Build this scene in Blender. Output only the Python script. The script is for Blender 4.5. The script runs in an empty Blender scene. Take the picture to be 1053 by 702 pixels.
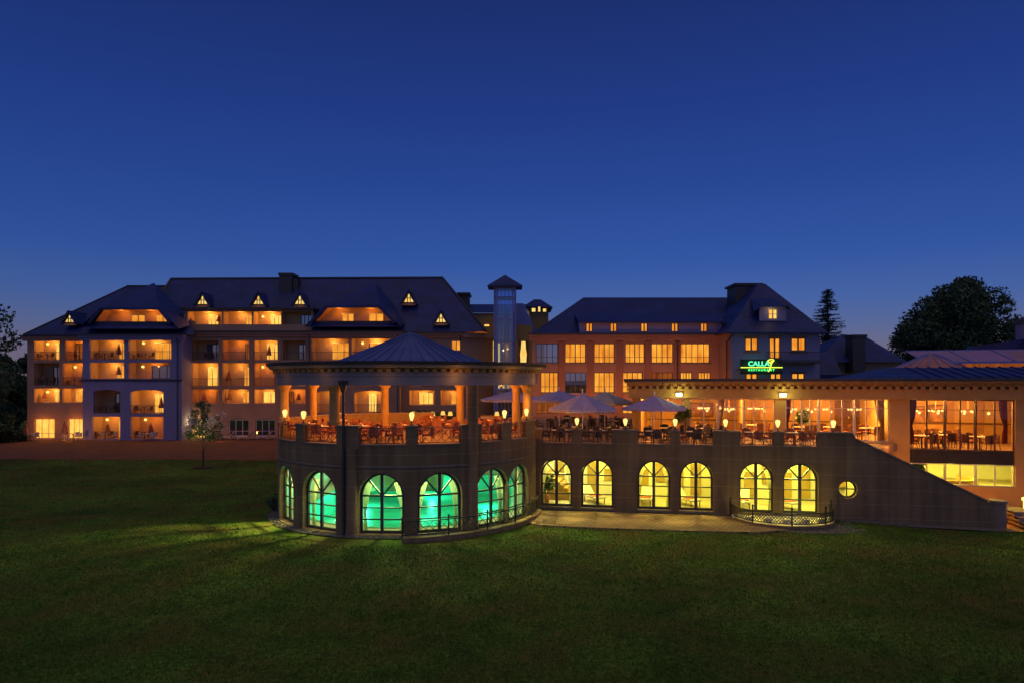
import bpy, bmesh, math, random
import numpy as np
from mathutils import Vector
random.seed(7); RNG = np.random.default_rng(7)
C = bpy.context.scene.collection
S = bpy.context.scene
R = math.radians

# ---------------------------------------------------------------- camera, sky, warm fill, exposure
EYE = 6.93; FPX = 700.0; CX = 526.5; HZ = 393.0          # camera height, focal length / centre / horizon of the photograph in pixels
cam = bpy.data.cameras.new('camera'); camo = bpy.data.objects.new('camera', cam); C.objects.link(camo)
camo.location = (0, 0, EYE); camo.rotation_euler = (R(90), 0, 0)
cam.sensor_width = 36; cam.lens = FPX/1053*36; cam.shift_y = (HZ-351)/1053; cam.clip_start = .1; cam.clip_end = 4000
S.camera = camo
W = bpy.data.worlds.new('World'); S.world = W; W.use_nodes = True
wn, wl = W.node_tree.nodes, W.node_tree.links
wn.clear()
sky = wn.new('ShaderNodeTexSky'); sky.sky_type = 'NISHITA'; sky.sun_disc = False
sky.sun_elevation = R(-5.0); sky.sun_rotation = R(14); sky.altitude = 300; sky.air_density = 1.0; sky.dust_density = .4; sky.ozone_density = 5.0
# dusk: the sky texture, evened out by the colours of the twilight dome (multiple scattering the texture leaves out)
gain = wn.new('ShaderNodeMix'); gain.data_type = 'RGBA'; gain.blend_type = 'MULTIPLY'; gain.inputs[0].default_value = 1; gain.inputs[7].default_value = (6.0, 6.6, 6.0, 1)
tc = wn.new('ShaderNodeTexCoord'); sx = wn.new('ShaderNodeSeparateXYZ'); wl.new(tc.outputs['Generated'], sx.inputs[0])
dome = wn.new('ShaderNodeValToRGB'); wl.new(sx.outputs[2], dome.inputs[0])
STOPS = [(0, (.17, .13, .19)), (.045, (.16, .145, .23)), (.075, (.105, .14, .295)), (.11, (.064, .126, .345)), (.17, (.032, .096, .355)), (.27, (.020, .067, .30)), (.38, (.015, .046, .235)), (.49, (.012, .032, .165)), (1, (.016, .032, .15))]
while len(dome.color_ramp.elements) < len(STOPS): dome.color_ramp.elements.new(.5)
for e, (p, c) in zip(dome.color_ramp.elements, STOPS): e.position = p; e.color = (*c, 1)
west = wn.new('ShaderNodeMapRange'); wl.new(sx.outputs[1], west.inputs[0]); west.inputs[1].default_value = .1; west.inputs[2].default_value = -1; west.inputs[3].default_value = 1; west.inputs[4].default_value = 1.7
lift = wn.new('ShaderNodeMix'); lift.data_type = 'RGBA'; lift.blend_type = 'MULTIPLY'; lift.inputs[0].default_value = 1; lift.clamp_result = False
blend = wn.new('ShaderNodeMix'); blend.data_type = 'RGBA'; blend.inputs[0].default_value = .8
bg = wn.new('ShaderNodeBackground'); bg.inputs[1].default_value = 1
wo = wn.new('ShaderNodeOutputWorld')
wl.new(sky.outputs[0], gain.inputs[6]); wl.new(dome.outputs[0], lift.inputs[6]); wl.new(west.outputs[0], lift.inputs[7])
wl.new(gain.outputs[2], blend.inputs[6]); wl.new(lift.outputs[2], blend.inputs[7]); wl.new(blend.outputs[2], bg.inputs[0]); wl.new(bg.outputs[0], wo.inputs[0])
sun = bpy.data.lights.new('sun', 'SUN'); sun.energy = .40; sun.angle = R(80); sun.color = (1, .74, .30)  # added warm fill from above; the real sun is below the horizon
suno = bpy.data.objects.new('sun', sun); C.objects.link(suno); suno.rotation_euler = (R(18), 0, R(12))
S.view_settings.view_transform = 'Standard'; S.view_settings.look = 'None'; S.view_settings.exposure = 0; S.view_settings.gamma = 1

# ---------------------------------------------------------------- helpers
def X(px, Y): return (px-CX)/FPX*Y
def Z(py, Y): return EYE-(py-HZ)/FPX*Y

OFF = {}
def tag(o, label=None, cat=None, group=None, kind=None):
    if label: o['label'] = label
    if cat: o['category'] = cat
    if group: o['group'] = group
    if kind: o['kind'] = kind
    return o
def thing(name, label, cat, loc=(0, 0, 0), group=None, rz=0):
    o = bpy.data.objects.new(name, None); C.objects.link(o); o.empty_display_size = .3
    o.location = loc; o.rotation_euler = (0, 0, rz); OFF[o.name] = Vector(loc)
    return tag(o, label, cat, group)

class MB:
    def __init__(s): s.v = []; s.f = []
    def poly(s, *p):
        n = len(s.v); s.v += [tuple(q) for q in p]; s.f.append(tuple(range(n, n+len(p)))); return s
    def box(s, x0, x1, y0, y1, z0, z1):
        n = len(s.v)
        s.v += [(x0,y0,z0),(x1,y0,z0),(x1,y1,z0),(x0,y1,z0),(x0,y0,z1),(x1,y0,z1),(x1,y1,z1),(x0,y1,z1)]
        s.f += [tuple(n+i for i in q) for q in ((0,3,2,1),(4,5,6,7),(0,1,5,4),(1,2,6,5),(2,3,7,6),(3,0,4,7))]; return s
    def hexa(s, a, b):                      # two matching rings of points joined into a prism
        n = len(s.v); k = len(a); s.v += [tuple(q) for q in a]+[tuple(q) for q in b]
        s.f.append(tuple(range(n+k-1, n-1, -1))); s.f.append(tuple(range(n+k, n+2*k)))
        for i in range(k): j = (i+1) % k; s.f.append((n+i, n+j, n+k+j, n+k+i))
        return s
    def bar(s, p, q, w, h=None):
        p, q = Vector(p), Vector(q); d = (q-p)
        if d.length < 1e-6: return s
        d.normalize(); h = h or w
        up = Vector((0, 0, 1)) if abs(d.z) < .95 else Vector((0, 1, 0))
        a = d.cross(up).normalized()*w/2; b = a.cross(d).normalized()*h/2
        return s.hexa([p-a-b, p+a-b, p+a+b, p-a+b], [q-a-b, q+a-b, q+a+b, q-a+b])
    def tube(s, p, q, r, r2=None, n=8):
        p, q = Vector(p), Vector(q); d = (q-p).normalized(); r2 = r if r2 is None else r2
        up = Vector((0, 0, 1)) if abs(d.z) < .95 else Vector((0, 1, 0))
        a = d.cross(up).normalized(); b = a.cross(d).normalized()
        c = [(math.cos(t*2*math.pi/n), math.sin(t*2*math.pi/n)) for t in range(n)]
        return s.hexa([p+(a*x+b*y)*r for x, y in c], [q+(a*x+b*y)*r2 for x, y in c])
    def path(s, pts, r, n=6):
        for a, b in zip(pts, pts[1:]): s.tube(a, b, r, n=n)
        return s
    def lathe(s, prof, c=(0, 0), n=24, a0=0, a1=2*math.pi):
        b = len(s.v); full = abs(a1-a0-2*math.pi) < 1e-6; m = n if full else n+1; k = len(prof)
        for i in range(m):
            t = a0+(a1-a0)*i/n
            for r, z in prof: s.v.append((c[0]+r*math.sin(t), c[1]-r*math.cos(t), z))
        for i in range(n):
            j = (i+1) % m
            for q in range(k-1): s.f.append((b+i*k+q, b+j*k+q, b+j*k+q+1, b+i*k+q+1))
        return s
    def build(s, name, mat, parent=None, smooth=False, bevel=0):
        me = bpy.data.meshes.new(name)
        off = Vector((0, 0, 0))
        if parent:
            t = parent
            while t.parent: t = t.parent
            off = OFF.get(t.name, off)
        me.from_pydata([(x-off.x, y-off.y, z-off.z) for x, y, z in s.v], [], s.f)
        bm = bmesh.new(); bm.from_mesh(me)
        bmesh.ops.remove_doubles(bm, verts=bm.verts, dist=1e-4)
        bmesh.ops.recalc_face_normals(bm, faces=bm.faces)
        bm.to_mesh(me); bm.free()
        if smooth:
            me.polygons.foreach_set('use_smooth', [True]*len(me.polygons)); me.set_sharp_from_angle(angle=R(40))
        o = bpy.data.objects.new(name, me); C.objects.link(o)
        if mat: me.materials.append(mat)
        if parent: o.parent = parent
        if bevel:
            b = o.modifiers.new('b', 'BEVEL'); b.width = bevel; b.segments = 2; b.limit_method = 'ANGLE'
        return o

class Line:                                 # a straight wall: u runs along it, d goes inward, z up
    def __init__(s, x, y, dx, dy):
        l = math.hypot(dx, dy); s.o = (x, y); s.t = (dx/l, dy/l); s.n = (-dy/l, dx/l)
    def __call__(s, u, d, z): return Vector((s.o[0]+s.t[0]*u+s.n[0]*d, s.o[1]+s.t[1]*u+s.n[1]*d, z))
    def u(s, px):
        k = (px-CX)/FPX                     # where the sight line meets the wall
        return (k*s.o[1]-s.o[0])/(s.t[0]-k*s.t[1])
    def Y(s, px): return s.o[1]+s.t[1]*s.u(px)
class Ring:
    def __init__(s, x, y, r): s.c = (x, y); s.r = r
    def __call__(s, u, d, z):
        p = u/s.r; return Vector((s.c[0]+(s.r-d)*math.sin(p), s.c[1]-(s.r-d)*math.cos(p), z))
    def u(s, px):
        k = (px-CX)/FPX; n = math.hypot(k, 1); dx, dy = k/n, 1/n
        b = dx*s.c[0]+dy*s.c[1]; q = b*b-(s.c[0]**2+s.c[1]**2-s.r**2)
        t = b-math.sqrt(max(q, 0)); return s.r*math.atan2(dx*t-s.c[0], s.c[1]-dy*t)

def hole(u0, u1, z0, z1, rise=0, drop=0): return dict(u0=u0, u1=u1, z0=z0, z1=z1, rise=rise, drop=drop)
def low_of(h, u):
    if not h['drop']: return h['z0']
    c = (h['u0']+h['u1'])/2; w = (h['u1']-h['u0'])/2
    return h['z0']-h['drop']*math.sqrt(max(0, 1-((u-c)/w)**2))
def top_of(h, u):
    if not h['rise']: return h['z1']
    c = (h['u0']+h['u1'])/2; w = (h['u1']-h['u0'])/2
    return h['z1']+h['rise']*math.sqrt(max(0, 1-((u-c)/w)**2))
def wall(mb, M, u0, u1, z0, z1, t, holes=(), du=1e9, back=None, extra=()):
    f0 = z0 if callable(z0) else (lambda u: z0); f1 = z1 if callable(z1) else (lambda u: z1)
    back = back or mb; cuts = {u0, u1} | set(extra)
    for h in holes:
        cuts |= {h['u0'], h['u1']}
        if h['rise']:
            c = (h['u0']+h['u1'])/2; w = (h['u1']-h['u0'])/2
            cuts |= {c+w*math.cos(math.pi*i/16) for i in range(1, 16)}
    us = sorted(c for c in cuts if u0-1e-6 <= c <= u1+1e-6); full = [us[0]]
    for a, b in zip(us, us[1:]):
        if b-a < 1e-6: continue
        k = max(1, math.ceil((b-a)/du)); full += [a+(b-a)*i/k for i in range(1, k+1)]
    for a, b in zip(full, full[1:]):
        m = (a+b)/2; bd = [(f0(a), f0(b))]
        for h in sorted((h for h in holes if h['u0'] < m < h['u1']), key=lambda h: h['z0']):
            bd += [(low_of(h, a), low_of(h, b)), (min(top_of(h, a), f1(a)), min(top_of(h, b), f1(b)))]
        bd.append((f1(a), f1(b)))
        for lo, hi in zip(bd[::2], bd[1::2]):
            if hi[0]-lo[0] < 1e-4 and hi[1]-lo[1] < 1e-4: continue
            mb.poly(M(a,0,lo[0]), M(b,0,lo[1]), M(b,0,hi[1]), M(a,0,hi[0]))
            back.poly(M(b,t,lo[1]), M(a,t,lo[0]), M(a,t,hi[0]), M(b,t,hi[1]))
            mb.poly(M(a,0,hi[0]), M(b,0,hi[1]), M(b,t,hi[1]), M(a,t,hi[0]))
            mb.poly(M(a,t,lo[0]), M(b,t,lo[1]), M(b,0,lo[1]), M(a,0,lo[0]))
    for u in (u0, u1): mb.poly(M(u,0,f0(u)), M(u,t,f0(u)), M(u,t,f1(u)), M(u,0,f1(u)))
    for h in holes:
        for u in (h['u0'], h['u1']):
            zt = min(h['z1'], f1(u))
            if zt > h['z0']+1e-4: mb.poly(M(u,0,h['z0']), M(u,t,h['z0']), M(u,t,zt), M(u,0,zt))
    return mb
def mbar(mb, M, ua, za, ub, zb, w, d0, d1):  # a straight bar lying in the wall's own surface
    l = math.hypot(ub-ua, zb-za)
    if l < 1e-6: return
    nu, nz = -(zb-za)/l*w/2, (ub-ua)/l*w/2
    q = [(ua-nu, za-nz), (ub-nu, zb-nz), (ub+nu, zb+nz), (ua+nu, za+nz)]
    mb.hexa([M(u, d0, z) for u, z in q], [M(u, d1, z) for u, z in q])
def mbox(mb, M, u0, u1, d0, d1, z0, z1, du=1e9):
    k = max(1, math.ceil((u1-u0)/du))
    for i in range(k):
        a = u0+(u1-u0)*i/k; b = u0+(u1-u0)*(i+1)/k
        mb.hexa([M(a,d0,z0), M(b,d0,z0), M(b,d1,z0), M(a,d1,z0)], [M(a,d0,z1), M(b,d0,z1), M(b,d1,z1), M(a,d1,z1)])
def arch_outline(h, n=16):
    c = (h['u0']+h['u1'])/2; w = (h['u1']-h['u0'])/2
    return [(c-w*math.cos(math.pi*i/n), h['z1']+h['rise']*math.sin(math.pi*i/n)) for i in range(n+1)]
def sheet(mb, M, h, d, n=16):               # a flat pane filling an opening
    if h['rise']:
        o = arch_outline(h, n)
        for (a, za), (b, zb) in zip(o, o[1:]): mb.poly(M(a,d,low_of(h, a)), M(b,d,low_of(h, b)), M(b,d,zb), M(a,d,za))
    else: mb.poly(M(h['u0'],d,h['z0']), M(h['u1'],d,h['z0']), M(h['u1'],d,h['z1']), M(h['u0'],d,h['z1']))

# ---------------------------------------------------------------- materials (all procedural)
def mat(name, col, rough=.8, var=.15, scale=2., bump=0., bscale=30., metal=0., emit=None, estr=0., spec=.5):
    m = bpy.data.materials.new(name); m.use_nodes = True
    n, l = m.node_tree.nodes, m.node_tree.links; b = n['Principled BSDF']
    b.inputs['Roughness'].default_value = rough; b.inputs['Metallic'].default_value = metal
    b.inputs['Specular IOR Level'].default_value = spec
    g = n.new('ShaderNodeNewGeometry'); t = n.new('ShaderNodeTexNoise')
    t.inputs['Scale'].default_value = scale; t.inputs['Detail'].default_value = 5; l.new(g.outputs['Position'], t.inputs['Vector'])
    r = n.new('ShaderNodeValToRGB'); r.color_ramp.elements[0].position = .3; r.color_ramp.elements[1].position = .7
    r.color_ramp.elements[0].color = (*[c*(1-var) for c in col], 1); r.color_ramp.elements[1].color = (*[min(1, c*(1+var)) for c in col], 1)
    l.new(t.outputs['Fac'], r.inputs[0]); l.new(r.outputs[0], b.inputs['Base Color'])
    if bump:
        t2 = n.new('ShaderNodeTexNoise'); t2.inputs['Scale'].default_value = bscale; t2.inputs['Detail'].default_value = 4
        l.new(g.outputs['Position'], t2.inputs['Vector'])
        bp = n.new('ShaderNodeBump'); bp.inputs['Strength'].default_value = bump; bp.inputs['Distance'].default_value = .02
        l.new(t2.outputs['Fac'], bp.inputs['Height']); l.new(bp.outputs[0], b.inputs['Normal'])
    if emit:
        b.inputs['Emission Color'].default_value = (*emit, 1); b.inputs['Emission Strength'].default_value = estr
    return m
def stone_mat(name, col, step, joint, z_off=0.):
    m = mat(name, col, .85, .16, .7, .25, 25)
    n, l = m.node_tree.nodes, m.node_tree.links; b = n['Principled BSDF']
    old = b.inputs['Base Color'].links[0].from_socket
    g = n.new('ShaderNodeNewGeometry'); s = n.new('ShaderNodeSeparateXYZ'); l.new(g.outputs['Position'], s.inputs[0])
    def M(op, a, v): q = n.new('ShaderNodeMath'); q.operation = op; l.new(a, q.inputs[0]); q.inputs[1].default_value = v; return q.outputs[0]
    f = M('LESS_THAN', M('FRACT', M('DIVIDE', M('ADD', s.outputs[2], z_off+50*step), step), 0), .045/step*.7)
    x = n.new('ShaderNodeMix'); x.data_type = 'RGBA'; l.new(f, x.inputs[0]); l.new(old, x.inputs[6]); x.inputs[7].default_value = (*joint, 1)
    # weather streaks running down the face
    mp = n.new('ShaderNodeMapping'); mp.inputs['Scale'].default_value = (2.2, 2.2, .12); l.new(g.outputs['Position'], mp.inputs[0])
    st = n.new('ShaderNodeTexNoise'); st.inputs['Scale'].default_value = 1.5; st.inputs['Detail'].default_value = 6; l.new(mp.outputs[0], st.inputs['Vector'])
    sr = n.new('ShaderNodeMapRange'); sr.inputs[1].default_value = .35; sr.inputs[2].default_value = .7; sr.inputs[3].default_value = .72; sr.inputs[4].default_value = 1.1; l.new(st.outputs['Fac'], sr.inputs[0])
    y = n.new('ShaderNodeMix'); y.data_type = 'RGBA'; y.blend_type = 'MULTIPLY'; y.inputs[0].default_value = 1
    l.new(x.outputs[2], y.inputs[6]); l.new(sr.outputs[0], y.inputs[7]); l.new(y.outputs[2], b.inputs['Base Color'])
    return m
def brick_mat(name, c1, c2, mortar, scale, rough=.75, bump=.4, axes='xy', spec=.5, ratio=(.5, .25), ms=.02):
    m = mat(name, c1, rough, .1, 3, spec=spec); n, l = m.node_tree.nodes, m.node_tree.links; b = n['Principled BSDF']
    g = n.new('ShaderNodeNewGeometry'); s = n.new('ShaderNodeSeparateXYZ'); cb = n.new('ShaderNodeCombineXYZ'); l.new(g.outputs['Position'], s.inputs[0])
    for i, a in enumerate(axes): l.new(s.outputs['xyz'.index(a)], cb.inputs[i])
    t = n.new('ShaderNodeTexBrick'); t.inputs['Scale'].default_value = scale; t.inputs['Color1'].default_value = (*c1, 1); t.inputs['Color2'].default_value = (*c2, 1)
    t.inputs['Mortar'].default_value = (*mortar, 1); t.inputs['Mortar Size'].default_value = ms; t.inputs['Brick Width'].default_value = ratio[0]; t.inputs['Row Height'].default_value = ratio[1]
    l.new(cb.outputs[0], t.inputs['Vector'])
    ns = n.new('ShaderNodeTexNoise'); ns.inputs['Scale'].default_value = .6; ns.inputs['Detail'].default_value = 6; l.new(g.outputs['Position'], ns.inputs['Vector'])
    mr = n.new('ShaderNodeMapRange'); mr.inputs[1].default_value = .3; mr.inputs[2].default_value = .7; mr.inputs[3].default_value = .65; mr.inputs[4].default_value = 1.25; l.new(ns.outputs['Fac'], mr.inputs[0])
    y = n.new('ShaderNodeMix'); y.data_type = 'RGBA'; y.blend_type = 'MULTIPLY'; y.inputs[0].default_value = 1
    l.new(t.outputs['Color'], y.inputs[6]); l.new(mr.outputs[0], y.inputs[7]); l.new(y.outputs[2], b.inputs['Base Color'])
    bp = n.new('ShaderNodeBump'); bp.inputs['Strength'].default_value = bump; bp.inputs['Distance'].default_value = .02; bp.invert = True
    l.new(t.outputs['Fac'], bp.inputs['Height']); l.new(bp.outputs[0], b.inputs['Normal'])
    return m
def lit_mat(name, c_hi, c_lo, strength, freq=9., axis=0):   # a drawn curtain with the room's lamp behind it
    m = bpy.data.materials.new(name); m.use_nodes = True; n, l = m.node_tree.nodes, m.node_tree.links; n.clear()
    g = n.new('ShaderNodeNewGeometry'); mp = n.new('ShaderNodeMapping'); mp.inputs['Scale'].default_value = (freq, freq, .35); l.new(g.outputs['Position'], mp.inputs[0])
    t = n.new('ShaderNodeTexNoise'); t.inputs['Scale'].default_value = 1; t.inputs['Detail'].default_value = 3; l.new(mp.outputs[0], t.inputs['Vector'])
    t2 = n.new('ShaderNodeTexNoise'); t2.inputs['Scale'].default_value = .9; t2.inputs['Detail'].default_value = 1; l.new(g.outputs['Position'], t2.inputs['Vector'])
    a = n.new('ShaderNodeMath'); a.operation = 'MULTIPLY_ADD'; a.inputs[1].default_value = .55; l.new(t.outputs['Fac'], a.inputs[0])
    a2 = n.new('ShaderNodeMath'); a2.operation = 'MULTIPLY'; a2.inputs[1].default_value = .5; l.new(t2.outputs['Fac'], a2.inputs[0]); l.new(a2.outputs[0], a.inputs[2])
    r = n.new('ShaderNodeValToRGB'); e0, e1 = r.color_ramp.elements; e0.position = .36; e1.position = .68; e0.color = (*c_lo, 1); e1.color = (*c_hi, 1)
    l.new(a.outputs[0], r.inputs[0])
    e = n.new('ShaderNodeEmission'); e.inputs[1].default_value = strength; l.new(r.outputs[0], e.inputs[0])
    o = n.new('ShaderNodeOutputMaterial'); l.new(e.outputs[0], o.inputs[0]); return m
def glass_mat(name, refl=.07, tint=(1, 1, 1), rough=.02):
    m = bpy.data.materials.new(name); m.use_nodes = True; n, l = m.node_tree.nodes, m.node_tree.links; n.clear()
    t = n.new('ShaderNodeBsdfTransparent'); t.inputs[0].default_value = (*tint, 1); g = n.new('ShaderNodeBsdfGlossy'); g.inputs['Roughness'].default_value = rough
    x = n.new('ShaderNodeMixShader'); x.inputs[0].default_value = refl; l.new(t.outputs[0], x.inputs[1]); l.new(g.outputs[0], x.inputs[2])
    o = n.new('ShaderNodeOutputMaterial'); l.new(x.outputs[0], o.inputs[0]); return m
def glow(name, col, s):
    m = bpy.data.materials.new(name); m.use_nodes = True; n, l = m.node_tree.nodes, m.node_tree.links; n.clear()
    e = n.new('ShaderNodeEmission'); e.inputs[0].default_value = (*col, 1); e.inputs[1].default_value = s
    o = n.new('ShaderNodeOutputMaterial'); l.new(e.outputs[0], o.inputs[0]); return m

K = {}
K['stone'] = stone_mat('stone', (.28, .175, .08), .72, (.39, .26, .14))
K['coping'] = mat('coping', (.28, .20, .145), .75, .15, 3, .2, 30)
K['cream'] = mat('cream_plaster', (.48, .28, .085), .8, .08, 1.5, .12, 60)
K['fascia'] = mat('fascia_plaster', (.36, .29, .25), .8, .1, 1.2, .12, 60)
K['inner'] = mat('inner_plaster', (.70, .66, .5), .75, .06, 1)
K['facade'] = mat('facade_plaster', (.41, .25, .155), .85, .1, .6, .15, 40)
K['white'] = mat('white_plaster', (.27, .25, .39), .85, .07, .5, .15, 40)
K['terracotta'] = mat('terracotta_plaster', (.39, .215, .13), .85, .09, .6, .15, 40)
K['pilaster'] = mat('pilaster_red', (.33, .14, .07), .85, .1, .8)
K['loggia'] = mat('loggia_plaster', (.62, .42, .20), .8, .08, 1.2)
K['tile'] = brick_mat('roof_tile', (.024, .046, .215), (.016, .031, .165), (.008, .012, .045), 1.0, .55, .6, 'xz', .5, (.3, .22), .02)
K['zinc'] = mat('zinc_sheet', (.17, .20, .38), .42, .15, 1.2, .08, 12, .5)
K['trim'] = mat('dark_trim', (.06, .05, .05), .6, .2, 3)
K['frame'] = mat('window_frame', (.07, .06, .055), .5, .1, 5)
K['white_frame'] = mat('white_frame', (.55, .5, .45), .5, .06, 4)
K['iron'] = mat('wrought_iron', (.02, .02, .022), .5, .2, 8)
K['rail'] = mat('painted_rail', (.16, .09, .06), .5, .15, 6)
K['glass'] = glass_mat('glass', .06)
K['dark_glass'] = glass_mat('dark_glass', .35, (.35, .4, .5))
K['dark_room'] = mat('dark_room', (.03, .028, .03), .9, .2, 2)
K['lit'] = lit_mat('lit_curtain', (1, .42, .045), (.62, .16, .012), 1.15)
K['lit_bright'] = lit_mat('lit_room', (1, .62, .12), (.95, .34, .03), 1.35)
K['lit_dim'] = lit_mat('dim_curtain', (.42, .10, .012), (.16, .035, .008), .9)
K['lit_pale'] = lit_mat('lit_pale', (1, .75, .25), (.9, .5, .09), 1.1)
K['floor'] = mat('pale_floor', (.52, .46, .34), .5, .1, 2)
K['terrace'] = brick_mat('terrace_tiles', (.33, .2, .13), (.28, .17, .11), (.15, .1, .08), 2.0, .7, .2, 'xy', .4, (.5, .5))
K['pavers'] = brick_mat('pavers', (.44, .29, .14), (.36, .22, .10), (.10, .07, .04), 2.0, .85, .5, 'xy', .3, (.62, .5), .03)
K['pool_tile'] = brick_mat('pool_tile', (.09, .60, .42), (.07, .54, .38), (.25, .7, .5), 3, .4, .1, 'xy', .5, (.5, .5))
K['bark'] = mat('bark', (.07, .05, .035), .9, .3, 6, .5, 20)
K['leaf'] = mat('leaf_dark', (.045, .085, .036), .7, .45, .7)
K['leaf2'] = mat('leaf_mid', (.085, .14, .045), .65, .45, .9)
K['needle'] = mat('needles', (.035, .06, .04), .8, .4, .8)
K['rattan'] = mat('red_rattan', (.34, .12, .06), .65, .25, 20, .4, 90)
K['dark_rattan'] = mat('dark_rattan', (.06, .045, .04), .65, .25, 20, .4, 90)
K['cushion'] = mat('cushion', (.40, .10, .06), .9, .15, 8)
K['cloth'] = mat('tablecloth', (.6, .48, .36), .9, .08, 6)
K['parasol'] = mat('parasol_canvas', (.30, .30, .58), .9, .1, 2.5, .15, 60)
K['folded'] = mat('folded_canvas', (.30, .12, .07), .9, .15, 4)
K['pole'] = mat('white_pole', (.7, .65, .6), .45, .05, 5)
K['wood'] = mat('dark_wood', (.12, .045, .025), .55, .25, 4)
K['red_curtain'] = mat('red_curtain', (.30, .04, .03), .9, .25, 9)
K['pale_curtain'] = mat('pale_curtain', (.70, .70, .50), .9, .15, 8)
def translucent(m, col, f):
    n, l = m.node_tree.nodes, m.node_tree.links; t = n.new('ShaderNodeBsdfTranslucent'); t.inputs[0].default_value = (*col, 1); x = n.new('ShaderNodeMixShader'); x.inputs[0].default_value = f
    o = [q for q in n if q.type == 'OUTPUT_MATERIAL'][0]; l.new(n['Principled BSDF'].outputs[0], x.inputs[1]); l.new(t.outputs[0], x.inputs[2]); l.new(x.outputs[0], o.inputs[0])
translucent(K['pale_curtain'], (.8, .8, .55), .6); translucent(K['parasol'], (.6, .45, .4), .1)
K['copper'] = mat('copper_sheet', (.50, .22, .13), .4, .2, 2, .1, 20, .6)
K['skylight'] = mat('skylight_glass', (.52, .26, .30), .25, .12, 1)
K['steel'] = mat('blue_steel', (.22, .26, .55), .4, .1, 3)
K['rubble'] = mat('pebbles', (.17, .15, .12), .85, .45, 18, .8, 30)
K['flame'] = glow('lantern_glass', (1, .60, .17), 2.1)
K['lamp'] = glow('lamp_glass', (1, .58, .14), 3.0)
K['lamp_green'] = glow('mercury_lamp', (.92, 1, .45), 3.2)
K['candle'] = glow('candle', (1, .6, .25), 2.2)
K['shade'] = glow('lamp_shade', (1, .52, .10), 1.25)

WARM = (1, .43, .085); ORANGE = (1, .33, .05); YELLOW = (1, .87, .09); TEAL = (.09, 1, .60)
def light(name, loc, power, col, radius=.12, parent=None, kind='POINT', rot=None, angle=120, blend=.8):
    d = bpy.data.lights.new(name, kind); d.energy = power; d.color = col; d.shadow_soft_size = radius
    if kind == 'SPOT': d.spot_size = R(angle); d.spot_blend = blend
    o = bpy.data.objects.new(name, d); C.objects.link(o); o.location = loc
    if rot: o.rotation_euler = rot
    if parent:
        o.parent = parent; t = parent
        while t.parent: t = t.parent
        o.location = Vector(loc)-OFF.get(t.name, Vector((0, 0, 0)))
    return o

def arched_window(root, M, h, d, curtain=None, rows=(.33, .66), thick=.1, name='window'):
    f = MB(); c = (h['u0']+h['u1'])/2; w = (h['u1']-h['u0'])/2
    o = [(h['u0'], h['z0'])]+arch_outline(h)+[(h['u1'], h['z0'])]
    pts = [(c+(u-c)*(1-thick*.5/w), z-(thick*.5 if z > h['z0'] else 0)) for u, z in o]
    for (a, za), (b, zb) in zip(pts, pts[1:]): mbar(f, M, a, za, b, zb, thick, d, d+.09)
    mbar(f, M, h['u0'], h['z0']+.06, h['u1'], h['z0']+.06, .12, d-.012, d+.1)
    mbar(f, M, c, h['z0'], c, h['z1']+h['rise']-.02, thick*1.5, d-.02, d+.07)
    zs = h['z1']
    mbar(f, M, h['u0'], zs, h['u1'], zs, thick*.8, d+.004, d+.08)
    for r in rows:
        z = h['z0']+.1+(zs-h['z0']-.1)*r; mbar(f, M, h['u0'], z, h['u1'], z, thick*.6, d+.008, d+.07)
    for s in (-1, 1):
        a = math.pi/4.3; mbar(f, M, c+s*.03, zs+.03, c+s*w*.96*math.sin(a), zs+h['rise']*.96*math.cos(a), thick*.75, d+.012, d+.06)
    win = f.build(name, K['frame'], root)
    p = MB(); sheet(p, M, h, d+.045); p.build('pane', K['glass'], win)
    if curtain:
        for s in (-1, 1):
            cm = MB(); n = 14; prof = [(h['z0']+.03, .20), (h['z0']+.5, .15), (h['z0']+.95, .12), (zs, .27), (zs+h['rise']*.55, .42)]
            fold = []
            for z, ww in prof:
                row = []
                for i in range(n+1):
                    q = i/n; uu = (w-.02)-q*ww*w*1.15; row.append(M(c+s*uu, d+.3+.05*math.sin(i*2.1), z))
                fold.append(row)
            for r0, r1 in zip(fold, fold[1:]):
                for i in range(n): cm.poly(r0[i], r0[i+1], r1[i+1], r1[i])
            cm.build('curtain', curtain, win, True)
    return win
def rect_window(root, M, h, d, pane, cols=2, rows=(.3,), frame=None, thick=.08, name='window', glass=True, gap=.12):
    f = MB(); u0, u1, z0, z1 = h['u0'], h['u1'], h['z0'], h['z1']; e = thick/2
    for a in ((u0, z0+e, u1, z0+e), (u0, z1-e, u1, z1-e)): mbar(f, M, *a, thick, d, d+.08)
    for u in (u0+e, u1-e): mbar(f, M, u, z0+thick, u, z1-thick, thick, d, d+.08)
    for i in range(1, cols): u = u0+(u1-u0)*i/cols; mbar(f, M, u, z0+thick, u, z1-thick, thick*(1.25 if cols % 2 == 0 and i == cols//2 else .8), d+.004, d+.075)
    for r in rows: z = z0+(z1-z0)*r; mbar(f, M, u0+thick, z, u1-thick, z, thick*.6, d+.008, d+.07)
    win = f.build(name, frame or K['frame'], root)
    p = MB(); sheet(p, M, h, d+.05); p.build('pane', pane, win)
    return win
def plain_rail(root, M, u0, u1, z0, z1, d, step=.13, m=None, du=1e9, bar=.022):
    b = MB(); mbox(b, M, u0, u1, d, d+.05, z1-.05, z1, du); mbox(b, M, u0, u1, d+.008, d+.042, z0+.06, z0+.1, du)
    n = max(2, int((u1-u0)/step))
    for i in range(n+1):
        u = u0+.015+(u1-u0-.03)*i/n; mbox(b, M, u-bar/2, u+bar/2, d+.012, d+.036, z0+.02, z1-.05)
    return b.build('railing', m or K['rail'], root)
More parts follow.
